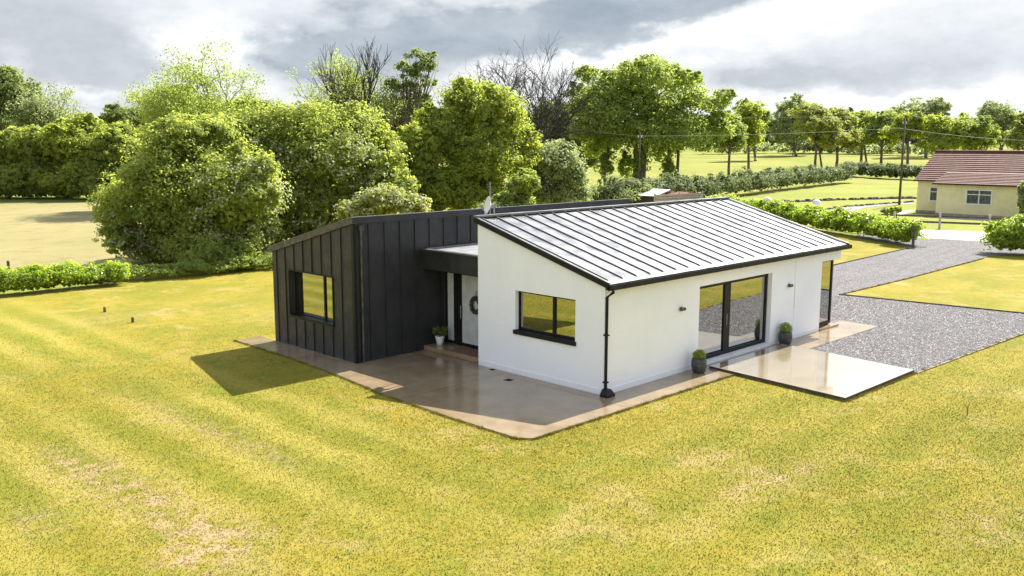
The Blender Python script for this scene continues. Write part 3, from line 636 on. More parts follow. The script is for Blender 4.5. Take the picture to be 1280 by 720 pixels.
# ---- things at the house
def wall_light(x_, label):
    e = empty('wall_light', (x_, 0, 1.87), label, 'wall light', 'black wall lights on the white wall')
    b = MB(); b.box((x_-.04, -.03, 1.82), (x_+.04, -.002, 1.92)); b.build('back_plate', M['black'], e)
    b = MB(); b.box((x_-.10, -.12, 1.83), (x_+.10, -.03, 1.91)); b.build('lamp_body', M['edge'], e, bevel=.008)
    b = MB(); b.box((x_-.085, -.11, 1.822), (x_+.085, -.04, 1.8295)); b.build('lens', M['grey'], e)
wall_light(3.39, 'small black wall light left of the patio door, nearer the downpipe')
wall_light(9.57, 'small black wall light right of the patio door, beside the meter box')
def drain(x_, y_, s, label):
    e = empty('drain_cover', (x_, y_, 0), label, 'drain cover', 'drain covers in the paving')
    b = MB(); b.box((x_-s, y_-s, -.02), (x_+s, y_+s, .006)); b.build('grate_frame', M['edge'], e)
    b = MB()
    for i in range(6): b.box((x_-s*.85, y_-s*.85+i*s*.29, .0065), (x_+s*.85, y_-s*.85+i*s*.29+s*.18, .012))
    b.build('grate', M['black'], e)
drain(-.62, 2.88, .11, 'square dark drain cover in the wet paving under the gable window')
drain(-.12, 4.05, .07, 'smaller drain cover close to the foot of the white wall near the entrance')
b = MB(); b.box((.18, 5.0, .152), (.82, 6.3, .17)); tag(b.build('doormat', M['mat'], bevel=.004), 'reddish brown doormat on the entrance step', 'doormat')
def leaves(V, F, A, c, r, n, size, rng, up=.2, squash=1.):
    """append n leaf quads round centre c with radius r (tuple)"""
    d_ = rng.normal(size=(n, 3)); d_ /= np.linalg.norm(d_, axis=1)[:, None]
    rad = rng.uniform(.2, 1., (n, 1))**.45; P = c+d_*rad*np.array(r)
    nn = d_*.9+rng.normal(size=(n, 3))*.6+np.array((0, 0, up)); return quads(V, F, A, P, nn, size, rng)
def quads(V, F, A, P, nn, size, rng, asp=.55, val=None):
    n = len(P); nn = nn/(np.linalg.norm(nn, axis=1)[:, None]+1e-9)
    t = np.cross(nn, rng.normal(size=(n, 3))); t /= (np.linalg.norm(t, axis=1)[:, None]+1e-9); b_ = np.cross(nn, t)
    s = size*rng.uniform(.6, 1.35, (n, 1)) if np.isscalar(size) else size[:, None]*rng.uniform(.6, 1.35, (n, 1))
    fold = nn*s*.18
    q = np.stack([P-t*s*.5, P-b_*s*asp*.5+fold, P+t*s*.5, P+b_*s*asp*.5+fold], 1).reshape(-1, 3)
    base = sum(len(v) for v in V); V.append(q); F.append(np.arange(4*n).reshape(n, 4)+base)
    A.append(rng.random(n) if val is None else val)
def pot_plant(x_, y_, z_, h, r, label, matp, lm, leaf_r, leafz, kind='round', prof=None):
    e = empty('potted_plant', (x_, y_, z_), label, 'potted plant')
    prof = prof or [(r*.72, 0), (r*.9, h*.15), (r*1.04, h*.5), (r*1.0, h*.85), (r*.92, h), (r*.80, h), (r*.78, h*.88), (0, h*.88)]
    MB().lathe([(0, 0)]+prof, (x_, y_, z_), 24).build('pot', matp, e, smooth=True)
    MB().lathe([(r*.79, h*.885), (0, h*.90)], (x_, y_, z_), 20).build('soil', M['soil'], e)
    rng = np.random.default_rng(int(abs(x_)*100)+3); V, F, A = [], [], []
    if kind == 'round': leaves(V, F, A, np.array((x_, y_, z_+leafz)), (leaf_r, leaf_r, leaf_r*.95), 900, .05, rng)
    else:
        for i in range(34):
            a = rng.uniform(0, 6.28); k = rng.uniform(.2, 1); c = np.array((x_+math.cos(a)*leaf_r*k, y_+math.sin(a)*leaf_r*k, z_+leafz+rng.uniform(-.08, .14)))
            leaves(V, F, A, c, (.07, .07, .07), 26, .07, rng)
    npmesh('foliage', np.concatenate(V), np.concatenate(F), [lm], e, np.concatenate(A))
    b = MB()
    for i in range(5): a = i*1.26; b.tube([(x_, y_, z_+h*.86), (x_+.03*math.cos(a), y_+.03*math.sin(a), z_+leafz-.03), (x_+leaf_r*.6*math.cos(a), y_+leaf_r*.6*math.sin(a), z_+leafz+.04)], [.012, .009, .004], 5)
    b.build('stem', M['bark'], e)
    return e
barrel = None
pot_plant(3.86, -.36, 0, .42, .215, 'dark barrel pot with a leafy round plant at the left jamb of the patio door', M['slatepot'], M['l_mid'], .19, .50)
pot_plant(9.02, -.26, 0, .42, .215, 'dark barrel pot with a clipped green ball plant right of the patio door', M['slatepot'], M['l_mid'], .21, .54)
pot_plant(.50, 7.10, .15, .30, .15, 'white tapered pot with a dark bushy plant on the entrance step', M['white'], M['l_dark'], .2, .43, 'loose',
          [(.09, 0), (.11, .1), (.15, .28), (.155, .3), (.135, .3), (.13, .26), (0, .26)])
# wreath hanging on the entrance glass
wr = empty('door_wreath', (DXD-.04, 5.83, 1.55), 'dark leafy wreath hanging on the entrance door glass', 'wreath')
rng = np.random.default_rng(5); V, F, A = [], [], []
for i in range(22):
    a = i/22*2*math.pi; leaves(V, F, A, np.array((DXD-.05, 5.83+.19*math.cos(a), 1.55+.22*math.sin(a))), (.045, .07, .07), 40, .06, rng)
npmesh('wreath_leaves', np.concatenate(V), np.concatenate(F), [M['l_conifer']], wr, np.concatenate(A))
MB().tube([(DXD-.03, 5.83, 1.75), (DXD-.02, 5.83, 2.0)], .01, 6).build('ribbon', M['black'], wr)
# satellite dish on its pole behind the white roof
dx, dy = .9, 5.02
ds = empty('satellite_dish', (dx, dy, 3.2), 'small white satellite dish on a short mast behind the white wing', 'satellite dish')
MB().tube([(dx, dy, 3.2), (dx, dy, 4.62), (dx, dy, 4.72)], .022, 8).build('mast', M['grey'], ds)
cdv = Vector((-.85, .42, .2)).normalized(); qd = cdv.to_track_quat('Z', 'Y'); cc = Vector((dx-.12, dy+.08, 4.66))
b = MB(); prof = [(r_*.27, .07*r_*r_) for r_ in (0.0001, .25, .5, .75, .95, 1.)]; b.lathe(prof+[(.268, .065), (.15, .01), (0.0001, -.01)], (0, 0, 0), 24)
b.v = [tuple(qd @ Vector(v)+cc) for v in b.v]; b.build('dish', M['white'], ds, smooth=True)
b = MB(); f0 = cc+qd @ Vector((0, -.26, .04)); f1 = cc+qd @ Vector((0, -.05, .30)); b.tube([f0, f1], .012, 6); b.tube([f1, f1+qd @ Vector((0, .02, -.07))], .03, 8); b.build('feed_arm', M['grey'], ds)
b = MB(); b.tube([cc-cdv*.01, Vector((dx, dy, 4.66))], .03, 8); b.box((dx-.04, dy-.04, 4.60), (dx+.04, dy+.04, 4.72)); b.build('bracket', M['grey'], ds)
# aerial on the same roof
an = empty('tv_aerial', (1.0, 5.3, 3.2), 'thin television aerial mast behind the satellite dish', 'aerial')
b = MB(); b.tube([(1.0, 5.3, 3.2), (1.0, 5.3, 5.35)], .014, 6)
b.build('mast', M['grey'], an)
b = MB()
for k in range(4): b.tube([(.94+.03*k, 5.2, 5.28-.08*k), (.94+.03*k, 5.4, 5.28-.08*k)], .006, 4)
b.build('aerial_rods', M['grey'], an)

# ------------------------------------------------------------------ vegetation
def branchy(mb, p, d_, ln, r, depth, rng, tips, spread=.55, up=.12, nseg=3, kids=(2, 3), shrink=.74):
    pts = [np.array(p)]; rad = [r]; d_ = np.array(d_)/np.linalg.norm(d_)
    for i in range(nseg):
        d_ = d_+rng.normal(size=3)*.13+np.array((0, 0, up*.35)); d_ /= np.linalg.norm(d_)
        pts.append(pts[-1]+d_*ln/nseg); rad.append(r*(1-.22*(i+1)/nseg))
    mb.tube(pts, rad, 7 if depth > 3 else (5 if depth > 1 else 3), False)
    if depth == 0: tips.append(pts[-1]); return
    n = int(rng.integers(kids[0], kids[1]+1)); base = rng.uniform(0, 6.28)
    side = np.cross(d_, (0.3, .2, 1)); side /= np.linalg.norm(side)+1e-9; oth = np.cross(d_, side)
    for k in range(n):
        a = base+k*2*math.pi/n+rng.uniform(-.5, .5); s = spread*rng.uniform(.6, 1.3)
        nd = d_+(side*math.cos(a)+oth*math.sin(a))*s+np.array((0, 0, up)); 
        j = int(rng.integers(max(1, nseg-1), nseg+1)); branchy(mb, pts[j], nd, ln*shrink*rng.uniform(.8, 1.2), rad[j]*.8, depth-1, rng, tips, spread, up, nseg, kids, shrink)
    if depth <= 3: tips.append(pts[-1])
def crown(blobs, n, size, rng, inner=.18, flower=0., clump=.22, fpatch=None):
    """leaf quads over a union of lumpy ellipsoids; returns V,F,attr,mat index"""
    sub = []
    for c_, r_ in blobs:                       # smaller boughs budding from every mass
        sub.append((c_, r_*.9))
        for k in range(6):
            u = rng.normal(size=3); u[2] = abs(u[2])*.9-.15; u /= np.linalg.norm(u); sub.append((c_+u*r_*rng.uniform(.66, .88), r_*rng.uniform(.18, .36)))
    blobs = sub
    C = np.array([b_[0] for b_ in blobs]); Rr = np.array([b_[1] for b_ in blobs]); 
    area = (Rr[:, 0]*Rr[:, 2]); pr = area/area.sum()
    ncl = max(40, n//26); pick = rng.choice(len(blobs), ncl*3, p=pr)
    dd = rng.normal(size=(ncl*3, 3)); dd /= np.linalg.norm(dd, axis=1)[:, None]
    dd[:, 2] = np.where(dd[:, 2] < -.35, -dd[:, 2]*.6, dd[:, 2]); dd /= np.linalg.norm(dd, axis=1)[:, None]
    rf = rng.uniform(.66, 1.10, (ncl*3, 1))+np.where(rng.random((ncl*3, 1)) < .12, rng.uniform(0, .14, (ncl*3, 1)), 0)
    cc_ = C[pick]+dd*rf*Rr[pick]
    ok = np.ones(len(cc_), bool)
    for c_, r_ in zip(C, Rr): ok &= (np.linalg.norm((cc_-c_)/r_, axis=1) > .60)
    cc_, dd, pick = cc_[ok][:ncl], dd[ok][:ncl], pick[ok][:ncl]; ncl = len(cc_)
    per = max(6, int(n/ncl)); rb = np.mean(Rr[pick], axis=1)
    idx = np.repeat(np.arange(ncl), per); cr = (np.minimum(rb, 2.2)*clump*rng.uniform(.7, 2.0, ncl))[idx][:, None]
    lo = rng.normal(size=(len(idx), 3)); lo /= np.linalg.norm(lo, axis=1)[:, None]; lo *= rng.random((len(idx), 1))**.5
    P = cc_[idx]+lo*cr*np.array((1, 1, .6)); nn = dd[idx]*.5+lo*.6+rng.normal(size=(len(idx), 3))*.45+np.array((0, 0, .5))
    val = np.clip(rng.random(ncl)[idx]*.6+rng.random(len(idx))*.4, 0, 1)
    V, F, A = [], [], []; quads(V, F, A, P, nn, size, rng, .62, val)
    mi = np.zeros(len(P), int)
    if flower > 0:
        fp = rng.random(ncl) < flower
        if fpatch is not None: fp &= np.array([any(np.linalg.norm((c_-f[0])) < f[1] for f in fpatch) for c_ in cc_])
        mi = np.where(fp[idx] & (rng.random(len(idx)) < .45), 1, 0)
    ni = int(n*inner)
    if ni:
        pk = rng.choice(len(blobs), ni, p=pr); d2 = rng.normal(size=(ni, 3)); d2 /= np.linalg.norm(d2, axis=1)[:, None]
        Pi = C[pk]+d2*Rr[pk]*rng.uniform(.35, .78, (ni, 1)); quads(V, F, A, Pi, d2+rng.normal(size=(ni, 3))*.5, size*2.0, rng, .8, rng.random(ni)*.8); mi = np.concatenate([mi, np.zeros(ni, int)])
    return np.concatenate(V), np.concatenate(F), np.concatenate(A), mi
def pblobs(lst, dep, rng, flat=.85, jit=.5):
    """(px, py, rx_px, ry_px) in the photo at a distance -> ellipsoids; each gets its own depth"""
    out = []
    for q in lst:
        px, py, rx = q[:3]; ry = q[3] if len(q) > 3 else rx; s = dep/FPX
        dj = rng.uniform(-jit, jit)*rx*s+(q[4] if len(q) > 4 else 0)
        out.append((D(px, py, dep+dj), np.array((rx*s, rx*s*flat, ry*s))))
    return out
def tree(name, label, cat, base, blobs, n, size, lm, seed, group=None, trunk_r=.2, trunk=True, inner=.18, flower=0, fpatch=None, clump=.22, fork=None, kind='foliage', limb=True, bark='bark'):
    rng = np.random.default_rng(seed); bz = np.array((base[0], base[1], base[2]-.05))
    e = empty(name, tuple(float(v) for v in bz), label, cat, group)
    V, F, A, mi = crown(blobs, n, size, rng, inner, flower, clump, fpatch)
    npmesh(kind, V, F, [lm, M['flower']], e, A, mi)
    if trunk:
        mb = MB(); cen = np.mean([b_[0] for b_ in blobs], axis=0); low = min(b_[0][2]-b_[1][2] for b_ in blobs)
        fk = np.array((bz[0]*.8+cen[0]*.2, bz[1]*.8+cen[1]*.2, fork if fork else bz[2]+max(.4, (low-bz[2])*.8+.3)))
        mb.tube([bz, (bz+fk)/2+rng.normal(size=3)*trunk_r*.3, fk], [trunk_r*1.35, trunk_r*1.0, trunk_r*.9], 9, False)
        for c_, r_ in blobs[:9]:
            tgt = c_+np.array((0, 0, r_[2]*.3)); mid = (fk*.55+tgt*.45)+rng.normal(size=3)*.25; mid[2] = min(mid[2], fk[2]*.4+tgt[2]*.6)
            mb.tube([fk-np.array((0, 0, .2)), mid, tgt], [trunk_r*.6, trunk_r*.38, trunk_r*.1], 6, False)
            if limb:
                for k in range(5):
                    q = c_+rng.normal(size=3)*r_*.55; mb.tube([mid, (mid+q)/2+rng.normal(size=3)*.15, q], [trunk_r*.3, trunk_r*.18, trunk_r*.05], 4, False)
        mb.build('trunk', M[bark], e, smooth=True)
    return e
def ground_at(px, dep):            # ground under photo column px at view depth dep
    p = D(px, 300, dep); return np.array((p[0], p[1], hgt(p[0], p[1])))
def open_tree(name, label, cat, base, h, n_tr, seed, depth, lm=None, leafsize=.3, leafn=10, spread=.5, up=.16, lr=.5, r=.2, group=None, bark='bark', lean=(0, 0), first=.34, leaf_prob=1., kids=(2, 3), shrink=.74):
    rng = np.random.default_rng(seed); bz = np.array(base)-np.array((0, 0, .05)); e = empty(name, tuple(float(v) for v in bz), label, cat, group)
    mb = MB(); tips = []
    for k in range(n_tr):
        a = k*2*math.pi/max(n_tr, 1)+seed; dr_ = np.array((lean[0], lean[1], 1.))+(np.array((math.cos(a), math.sin(a), 0))*.28 if n_tr > 1 else 0)
        branchy(mb, bz, dr_, h*first, r, depth, rng, tips, spread, up, 3, kids, shrink)
    z_ = np.array([t_[2] for t_ in tips]); sc_ = h/(z_.max()-bz[2])      # grow to the right height
    mb.v = [tuple(bz+(np.array(v)-bz)*sc_) for v in mb.v]; tips = [bz+(t_-bz)*sc_ for t_ in tips]
    mb.build('trunk', M[bark], e, smooth=True)
    if lm:
        V, F, A = [], [], []
        for t_ in tips:
            if rng.random() > leaf_prob: continue
            k = max(3, int(leafn*rng.uniform(.5, 1.5))); P = t_+rng.normal(size=(k, 3))*lr*.42*np.array((1, 1, .7)); quads(V, F, A, P, rng.normal(size=(k, 3))+np.array((0, 0, .5)), leafsize, rng, .6)
        npmesh('foliage', np.concatenate(V), np.concatenate(F), [lm], e, np.concatenate(A))
    return e
RB = np.random.default_rng(11)
def P_(lst, dep, flat=.85, jit=.5): return pblobs(lst, dep, RB, flat, jit)
# big rounded bushes behind the house, left to right
bl = P_([(215, 235, 62, 70), (165, 262, 48, 48), (255, 280, 78, 58), (300, 245, 58, 62), (150, 300, 30, 30), (195, 310, 52, 38), (270, 318, 70, 30), (215, 178, 45, 32), (262, 195, 52, 50), (140, 270, 24, 22), (320, 290, 30, 36), (235, 165, 40, 26)], 50)
tree('hawthorn_bush', 'big spreading hawthorn bush with pale blossom left of the dark wing, nearest to the field', 'bush', ground_at(225, 50), bl, 62000, .17, M['l_bush'], 1,
     trunk_r=.2, flower=.5, fpatch=[(D(300, 250, 49), 2.6), (D(150, 290, 49), 1.4), (D(265, 300, 49), 1.5)])
bl = P_([(350, 205, 80, 70), (420, 200, 70, 62), (300, 190, 60, 48), (460, 240, 48, 46), (390, 265, 75, 60), (330, 280, 60, 60), (440, 165, 48, 38), (350, 160, 62, 34), (480, 205, 30, 46), (300, 300, 50, 40), (300, 165, 50, 26), (390, 148, 50, 22), (500, 240, 26, 34)], 56)
tree('hawthorn_bush', 'broad dome shaped bush dotted with white blossom right behind the dark wing', 'bush', ground_at(380, 56), bl, 76000, .18, M['l_bush'], 2,
     trunk_r=.25, flower=.6, fpatch=[(D(420, 235, 54), 3.0), (D(330, 220, 54), 2.2), (D(460, 200, 54), 1.6)])
bl = P_([(478, 255, 34, 26), (515, 262, 26, 20), (445, 268, 28, 20)], 50)
tree('blossom_shrub', 'low white flowering shrub peeping over the dark roof', 'shrub', ground_at(480, 50), bl, 9000, .15, M['l_olive'], 3, trunk_r=.07, flower=.7)
bl = P_([(585, 135, 42, 40), (625, 150, 34, 44), (560, 175, 42, 44), (610, 205, 52, 48), (560, 235, 44, 34), (645, 190, 34, 44), (590, 250, 60, 28), (538, 160, 22, 30)], 62)
tree('willow_tree', 'tall bright green bushy tree behind the satellite dish', 'tree', ground_at(590, 62), bl, 50000, .19, M['l_lime'], 4, trunk_r=.2)
bl = P_([(522, 205, 30, 50), (505, 240, 30, 30), (540, 245, 30, 28), (512, 175, 20, 22)], 60)
tree('young_tree', 'fresh green shrubby tree between the blossom dome and the tall bright tree', 'tree', ground_at(520, 60), bl, 12000, .19, M['l_lime'], 5, trunk_r=.1)
bl = P_([(692, 208, 38, 34), (712, 228, 26, 32), (672, 232, 34, 30), (700, 250, 42, 20)], 66)
tree('round_bush', 'pale green rounded bush behind the near ridge of the white roof', 'bush', ground_at(695, 66), bl, 22000, .17, M['l_grey'], 6, trunk_r=.12, flower=.12)
bl = P_([(640, 255, 32, 18), (655, 232, 24, 20), (620, 268, 40, 16)], 58)
tree('low_bush', 'low leafy bush just right of the satellite dish', 'bush', ground_at(640, 58), bl, 9000, .17, M['l_mid'], 7, trunk_r=.08, flower=.2)
bl = P_([(748, 250, 26, 16), (772, 248, 34, 15), (800, 244, 26, 16), (735, 262, 30, 14)], 92)
tree('dark_shrub', 'dark evergreen shrub at the foot of the big tree', 'shrub', ground_at(765, 92), bl, 9000, .22, M['l_dark'], 8, trunk_r=.1)
# left hedge of trees beyond the dry field
for i, (bb, lab, lm) in enumerate([
    ([(20, 195, 40, 32), (45, 180, 30, 24), (15, 228, 38, 20), (-5, 238, 40, 12), (40, 238, 40, 12), (-25, 190, 34, 30), (-25, 228, 34, 20), (45, 222, 32, 24), (15, 172, 16, 14)], 'bright hedge tree at the left edge beyond the dry field', 'l_bush'),
    ([(85, 182, 36, 30), (66, 205, 34, 28), (105, 163, 26, 22), (90, 228, 40, 20), (80, 238, 40, 12), (115, 238, 36, 12), (115, 218, 32, 26), (75, 160, 14, 12), (120, 185, 26, 22)], 'rounded hedge tree beyond the dry field, second from the left edge', 'l_lime'),
    ([(140, 190, 34, 30), (165, 198, 34, 34), (130, 215, 36, 26), (145, 230, 44, 20), (150, 240, 44, 12), (180, 225, 34, 24), (150, 165, 18, 16)], 'hedge tree beyond the dry field behind the spreading hawthorn', 'l_bush')]):
    tree('hedge_tree', lab, 'tree', ground_at((15, 85, 150)[i], 108), P_(bb, 108), 26000, .34, M[lm], 20+i, 'hedge trees beyond the dry field', trunk_r=.25)
bl = P_([(15, 125, 36, 38), (-10, 150, 40, 40), (40, 150, 28, 28), (5, 105, 22, 22)], 125)
tree('oak_tree', 'large dark green tree at the far left edge of the view', 'tree', ground_at(10, 125), bl, 17000, .36, M['l_dark'], 30, trunk_r=.4, clump=.28)
open_tree('ash_tree', 'sparse grey green tree between the far left tree and the hedge trees', 'tree', ground_at(82, 125), 14.2, 2, 31, 5, M['l_grey'], .26, 24, .5, .14, 1.0, .22)
bl = P_([(150, 150, 24, 20), (170, 152, 22, 20), (200, 158, 26, 16)], 130)
tree('dark_tree', 'small dark round tree behind the hedge left of the tall airy tree', 'tree', ground_at(165, 130), bl, 9000, .36, M['l_dark'], 32, trunk_r=.25)
open_tree('airy_ash_tree', 'tall airy yellow green tree with open branching left of centre', 'tree', ground_at(262, 92), 15.6, 4, 33, 5, M['l_mid'], .19, 60, .62, .08, 1.15, .2)
bl = P_([(225, 120, 22, 14), (262, 150, 60, 16), (310, 140, 34, 16), (200, 150, 22, 16)], 92)
tree('leafy_tree', 'leafy tree under the tall airy tree, showing above the bushes', 'tree', ground_at(250, 95), bl, 11000, .28, M['l_mid'], 34, trunk_r=.2)
open_tree('thin_tree', 'thin crowned tree left of the bare dead tree', 'tree', ground_at(430, 95), 15.2, 2, 36, 5, M['l_mid'], .19, 30, .5, .12, .85, .2)
open_tree('dead_tree', 'bare dead tree with upright leafless branches', 'tree', ground_at(462, 93), 16.6, 1, 47, 5, None, r=.28, spread=.42, up=.22, bark='darkbark', first=.4, kids=(2, 4), shrink=.72)
bl = P_([(520, 72, 14, 11), (532, 86, 14, 12), (515, 95, 13, 12), (540, 72, 8, 8), (503, 85, 9, 8), (512, 112, 16, 12), (538, 105, 11, 10), (490, 108, 10, 10), (525, 125, 16, 12)], 95)
tree('ash_tree', 'green crowned tree with dark limbs right of the bare dead tree', 'tree', ground_at(515, 95), bl, 5200, .3, M['l_dark'], 38, trunk_r=.2, clump=.45, fork=6.5, inner=.0)
open_tree('airy_tree', 'loose leafed tree between the dead tree and the bright green tree', 'tree', ground_at(498, 96), 13.6, 3, 39, 5, M['l_dark'], .2, 18, .5, .12, .8, .2)
open_tree('bare_tree', 'broad bare tree full of fine twigs left of the big dark tree', 'tree', ground_at(660, 110), 18.6, 3, 41, 6, None, r=.27, spread=.62, up=.06, bark='darkbark', first=.34, kids=(2, 4), shrink=.72)
for i, (bb, px, dep, lm, lab) in enumerate([
    ([(690, 150, 36, 28), (715, 165, 34, 34), (660, 165, 30, 26), (690, 185, 40, 22)], 690, 130, 'l_dark', 'dark tree behind the fine twigged bare tree'),
    ([(735, 185, 26, 34), (720, 200, 30, 22)], 730, 135, 'l_dark', 'dark tree behind the left side of the big dark tree'),
    ([(505, 150, 40, 30), (530, 170, 30, 30), (475, 160, 30, 26)], 505, 100, 'l_dark', 'dark leafy tree just behind the blossom dome')]):
    tree('leafy_tree', lab, 'tree', ground_at(px, dep), P_(bb, dep), 12000, .36, M[lm], 60+i, None, trunk_r=.25)
# the big dark tree with hanging foliage and several stems
bl = P_([(805, 100, 40.12, 25.96), (770, 112, 30.68, 23.6), (748, 128, 30.68, 21.24), (843, 110, 33.04, 23.6), (868, 128, 28.32, 18.88), (790, 132, 40.12, 25.96), (830, 140, 42.48, 25.96), (760, 152, 35.4, 28.32), (735, 95, 16.52, 14.16), (736, 140, 23.6, 25.96), (733, 165, 18.88, 21.24),
          (892, 133, 23.6, 12.98), (905, 121, 14.16, 9.44), (880, 158, 25.96, 18.88), (900, 165, 16.52, 16.52), (855, 172, 30.68, 23.6), (800, 172, 35.4, 30.68), (765, 180, 25.96, 25.96), (829, 188, 23.6, 23.6), (812, 80, 21.24, 10.62), (788, 88, 16.52, 10.62), (840, 88, 14.16, 9.44), (872, 98, 11.8, 8.26), (852, 96, 14.16, 10.62),
          (757, 212, 10.62, 23.6), (782, 214, 10.62, 25.96), (800, 208, 10.62, 23.6), (835, 214, 8.26, 18.88), (876, 182, 14.16, 14.16), (740, 190, 14.16, 16.52), (905, 148, 14.16, 9.44), (720, 118, 11.8, 14.16)], 112, .9, 1.2)
bt = tree('ash_tree', 'big dark green tree with hanging foliage rising behind the white roof', 'tree', ground_at(800, 112), bl, 60000, .33, M['l_mid'], 50, trunk_r=.36, clump=.42, fork=8.0, inner=.06)
mb = MB()
for px, r_ in ((792, .34), (800, .3), (834, .24), (845, .2), (757, .2)):
    p0 = ground_at(px, 112); p1 = D(px+3, 190, 112); p2 = D(px*.8+800*.2, 130, 112); mb.tube([p0, (p0+p1)/2+RB.normal(size=3)*.3, p1, p2], [r_*1.2, r_, r_*.9, r_*.4], 7, False)
mb.build('side_stem', M['bark'], bt, smooth=True)
# right hand fields
def small_tree(px, py, top, wpx, lm, seed, lab, name='field_tree', trunk_top=None, n=11000, dens=None, ivy=False, group=None, two=False):
    g_ = G(px, py); dep = float(np.dot(g_-CAM, FW)); s = dep/FPX; h = py-top; tt = trunk_top or py-h*.35
    rngl = np.random.default_rng(seed); lst = []
    for k in range(6):
        a = rngl.uniform(-1, 1); v = rngl.uniform(0, 1); half = wpx/2*(1-.45*v)
        lst.append((px+a*half*.6, tt-8-(tt-top-16)*v, wpx*.27*rngl.uniform(.8, 1.2), (tt-top)*.27*rngl.uniform(.8, 1.1)))
    lst.append((px, (tt+top)/2, wpx*.34, (tt-top)*.40)); lst.append((px+rngl.uniform(-4, 4), top+(tt-top)*.22, wpx*.25, (tt-top)*.24))
    e = tree(name, lab, 'tree', g_, pblobs(lst, dep, rngl, .9, .4), n, max(.26, 2.6*s), M[lm], seed, group, trunk_r=max(.12, 1.6*s), fork=float(hgt(g_[0], g_[1])+(py-tt)*s), inner=.14, clump=.3)
    if two:
        mb = MB(); q = D(px+wpx*.12, py-1, dep); q2 = D(px+wpx*.05, tt-10, dep); mb.tube([(q[0], q[1], g_[2]-.05), (q+q2)/2, q2], [1.5*s, 1.2*s, .9*s], 7, False); mb.build('side_stem', M['bark'], e, smooth=True)
    return e
small_tree(911, 229, 138, 62, 'l_mid', 70, 'slender stemmed green tree right beside the big dark tree', trunk_top=192, n=9000)
small_tree(935, 227, 130, 58, 'l_lime', 71, 'bright lime green tree in the field right of the big dark tree', trunk_top=185, n=9000)
small_tree(1018, 216, 132, 84, 'l_olive', 72, 'yellow green field tree with forked trunk, left of the field group', trunk_top=186, n=12000, two=True)
small_tree(1045, 212, 136, 78, 'l_olive', 73, 'yellow green field tree with an ivy thick trunk, right of the forked one', trunk_top=188, n=11000)
small_tree(1076, 209, 140, 66, 'l_lime', 74, 'field tree on twin thin stems in the middle of the group', trunk_top=184, n=8000, two=True)
small_tree(1101, 211, 140, 60, 'l_mid', 75, 'single stemmed field tree left of the utility pole', trunk_top=184, n=8000)
small_tree(1134, 215, 143, 60, 'l_lime', 76, 'slim field tree just right of the utility pole', trunk_top=182, n=9000)
def mass_tree(px, dep, lst, lm, seed, lab, n=10000, sz=.5, name='far_tree', flat=.9):
    r = np.random.default_rng(seed); return tree(name, lab, 'tree', ground_at(px, dep), pblobs(lst, dep, r, flat, .4), n, sz, M[lm], seed, None, trunk_r=.35, clump=.28, inner=.12)
mass_tree(1172, 190, [(1165, 165, 22, 22), (1185, 168, 22, 22), (1175, 182, 30, 14)], 'l_lime', 80, 'pale green tree above the left end of the tiled roof', 9000, .42)
mass_tree(1212, 190, [(1205, 166, 24, 22), (1228, 168, 22, 20), (1215, 182, 34, 14)], 'l_mid', 81, 'green tree above the middle of the tiled roof', 9000, .42)
mass_tree(1150, 260, [(1150, 140, 32, 20), (1128, 148, 22, 18), (1172, 138, 18, 18), (1150, 160, 36, 22)], 'l_grey', 82, 'tall dark broad tree behind the utility pole', 10000, .55)  # dark far trees wear pale grey leaves: distance haze put into the colour
mass_tree(1245, 240, [(1245, 142, 22, 18), (1232, 155, 18, 16), (1258, 158, 20, 24), (1245, 172, 20, 16)], 'l_grey', 83, 'tall dark tree above the right part of the tiled roof', 9000, .5)
mass_tree(1278, 180, [(1275, 172, 18, 20), (1290, 160, 22, 24), (1268, 180, 14, 12)], 'l_olive', 84, 'yellowish tree cut by the right edge of the view', 7000, .4)
mass_tree(990, 280, [(990, 138, 22, 18), (975, 158, 22, 20), (1002, 155, 20, 20), (990, 172, 30, 18)], 'l_grey', 85, 'tall rounded grey green tree standing behind the yellow green field trees', 10000, .6)
mass_tree(940, 250, [(930, 140, 14, 16), (948, 148, 14, 22), (940, 170, 18, 20)], 'l_mid', 86, 'narrow tree behind the bright lime green tree', 7000, .55)
mass_tree(1063, 330, [(1063, 142, 5, 8), (1063, 155, 9, 12), (1063, 172, 13, 14)], 'l_conifer', 87, 'small pointed dark conifer on the skyline', 3500, .6, 'conifer_tree')
mass_tree(1095, 300, [(1085, 158, 24, 14), (1108, 156, 24, 16), (1095, 172, 34, 16)], 'l_mid', 88, 'far rounded tree between the field group and the utility pole', 8000, .6)
mass_tree(1020, 300, [(1015, 150, 22, 14), (1035, 158, 24, 18), (1025, 172, 34, 16)], 'l_olive', 89, 'far yellow green tree behind the forked field tree', 8000, .6)
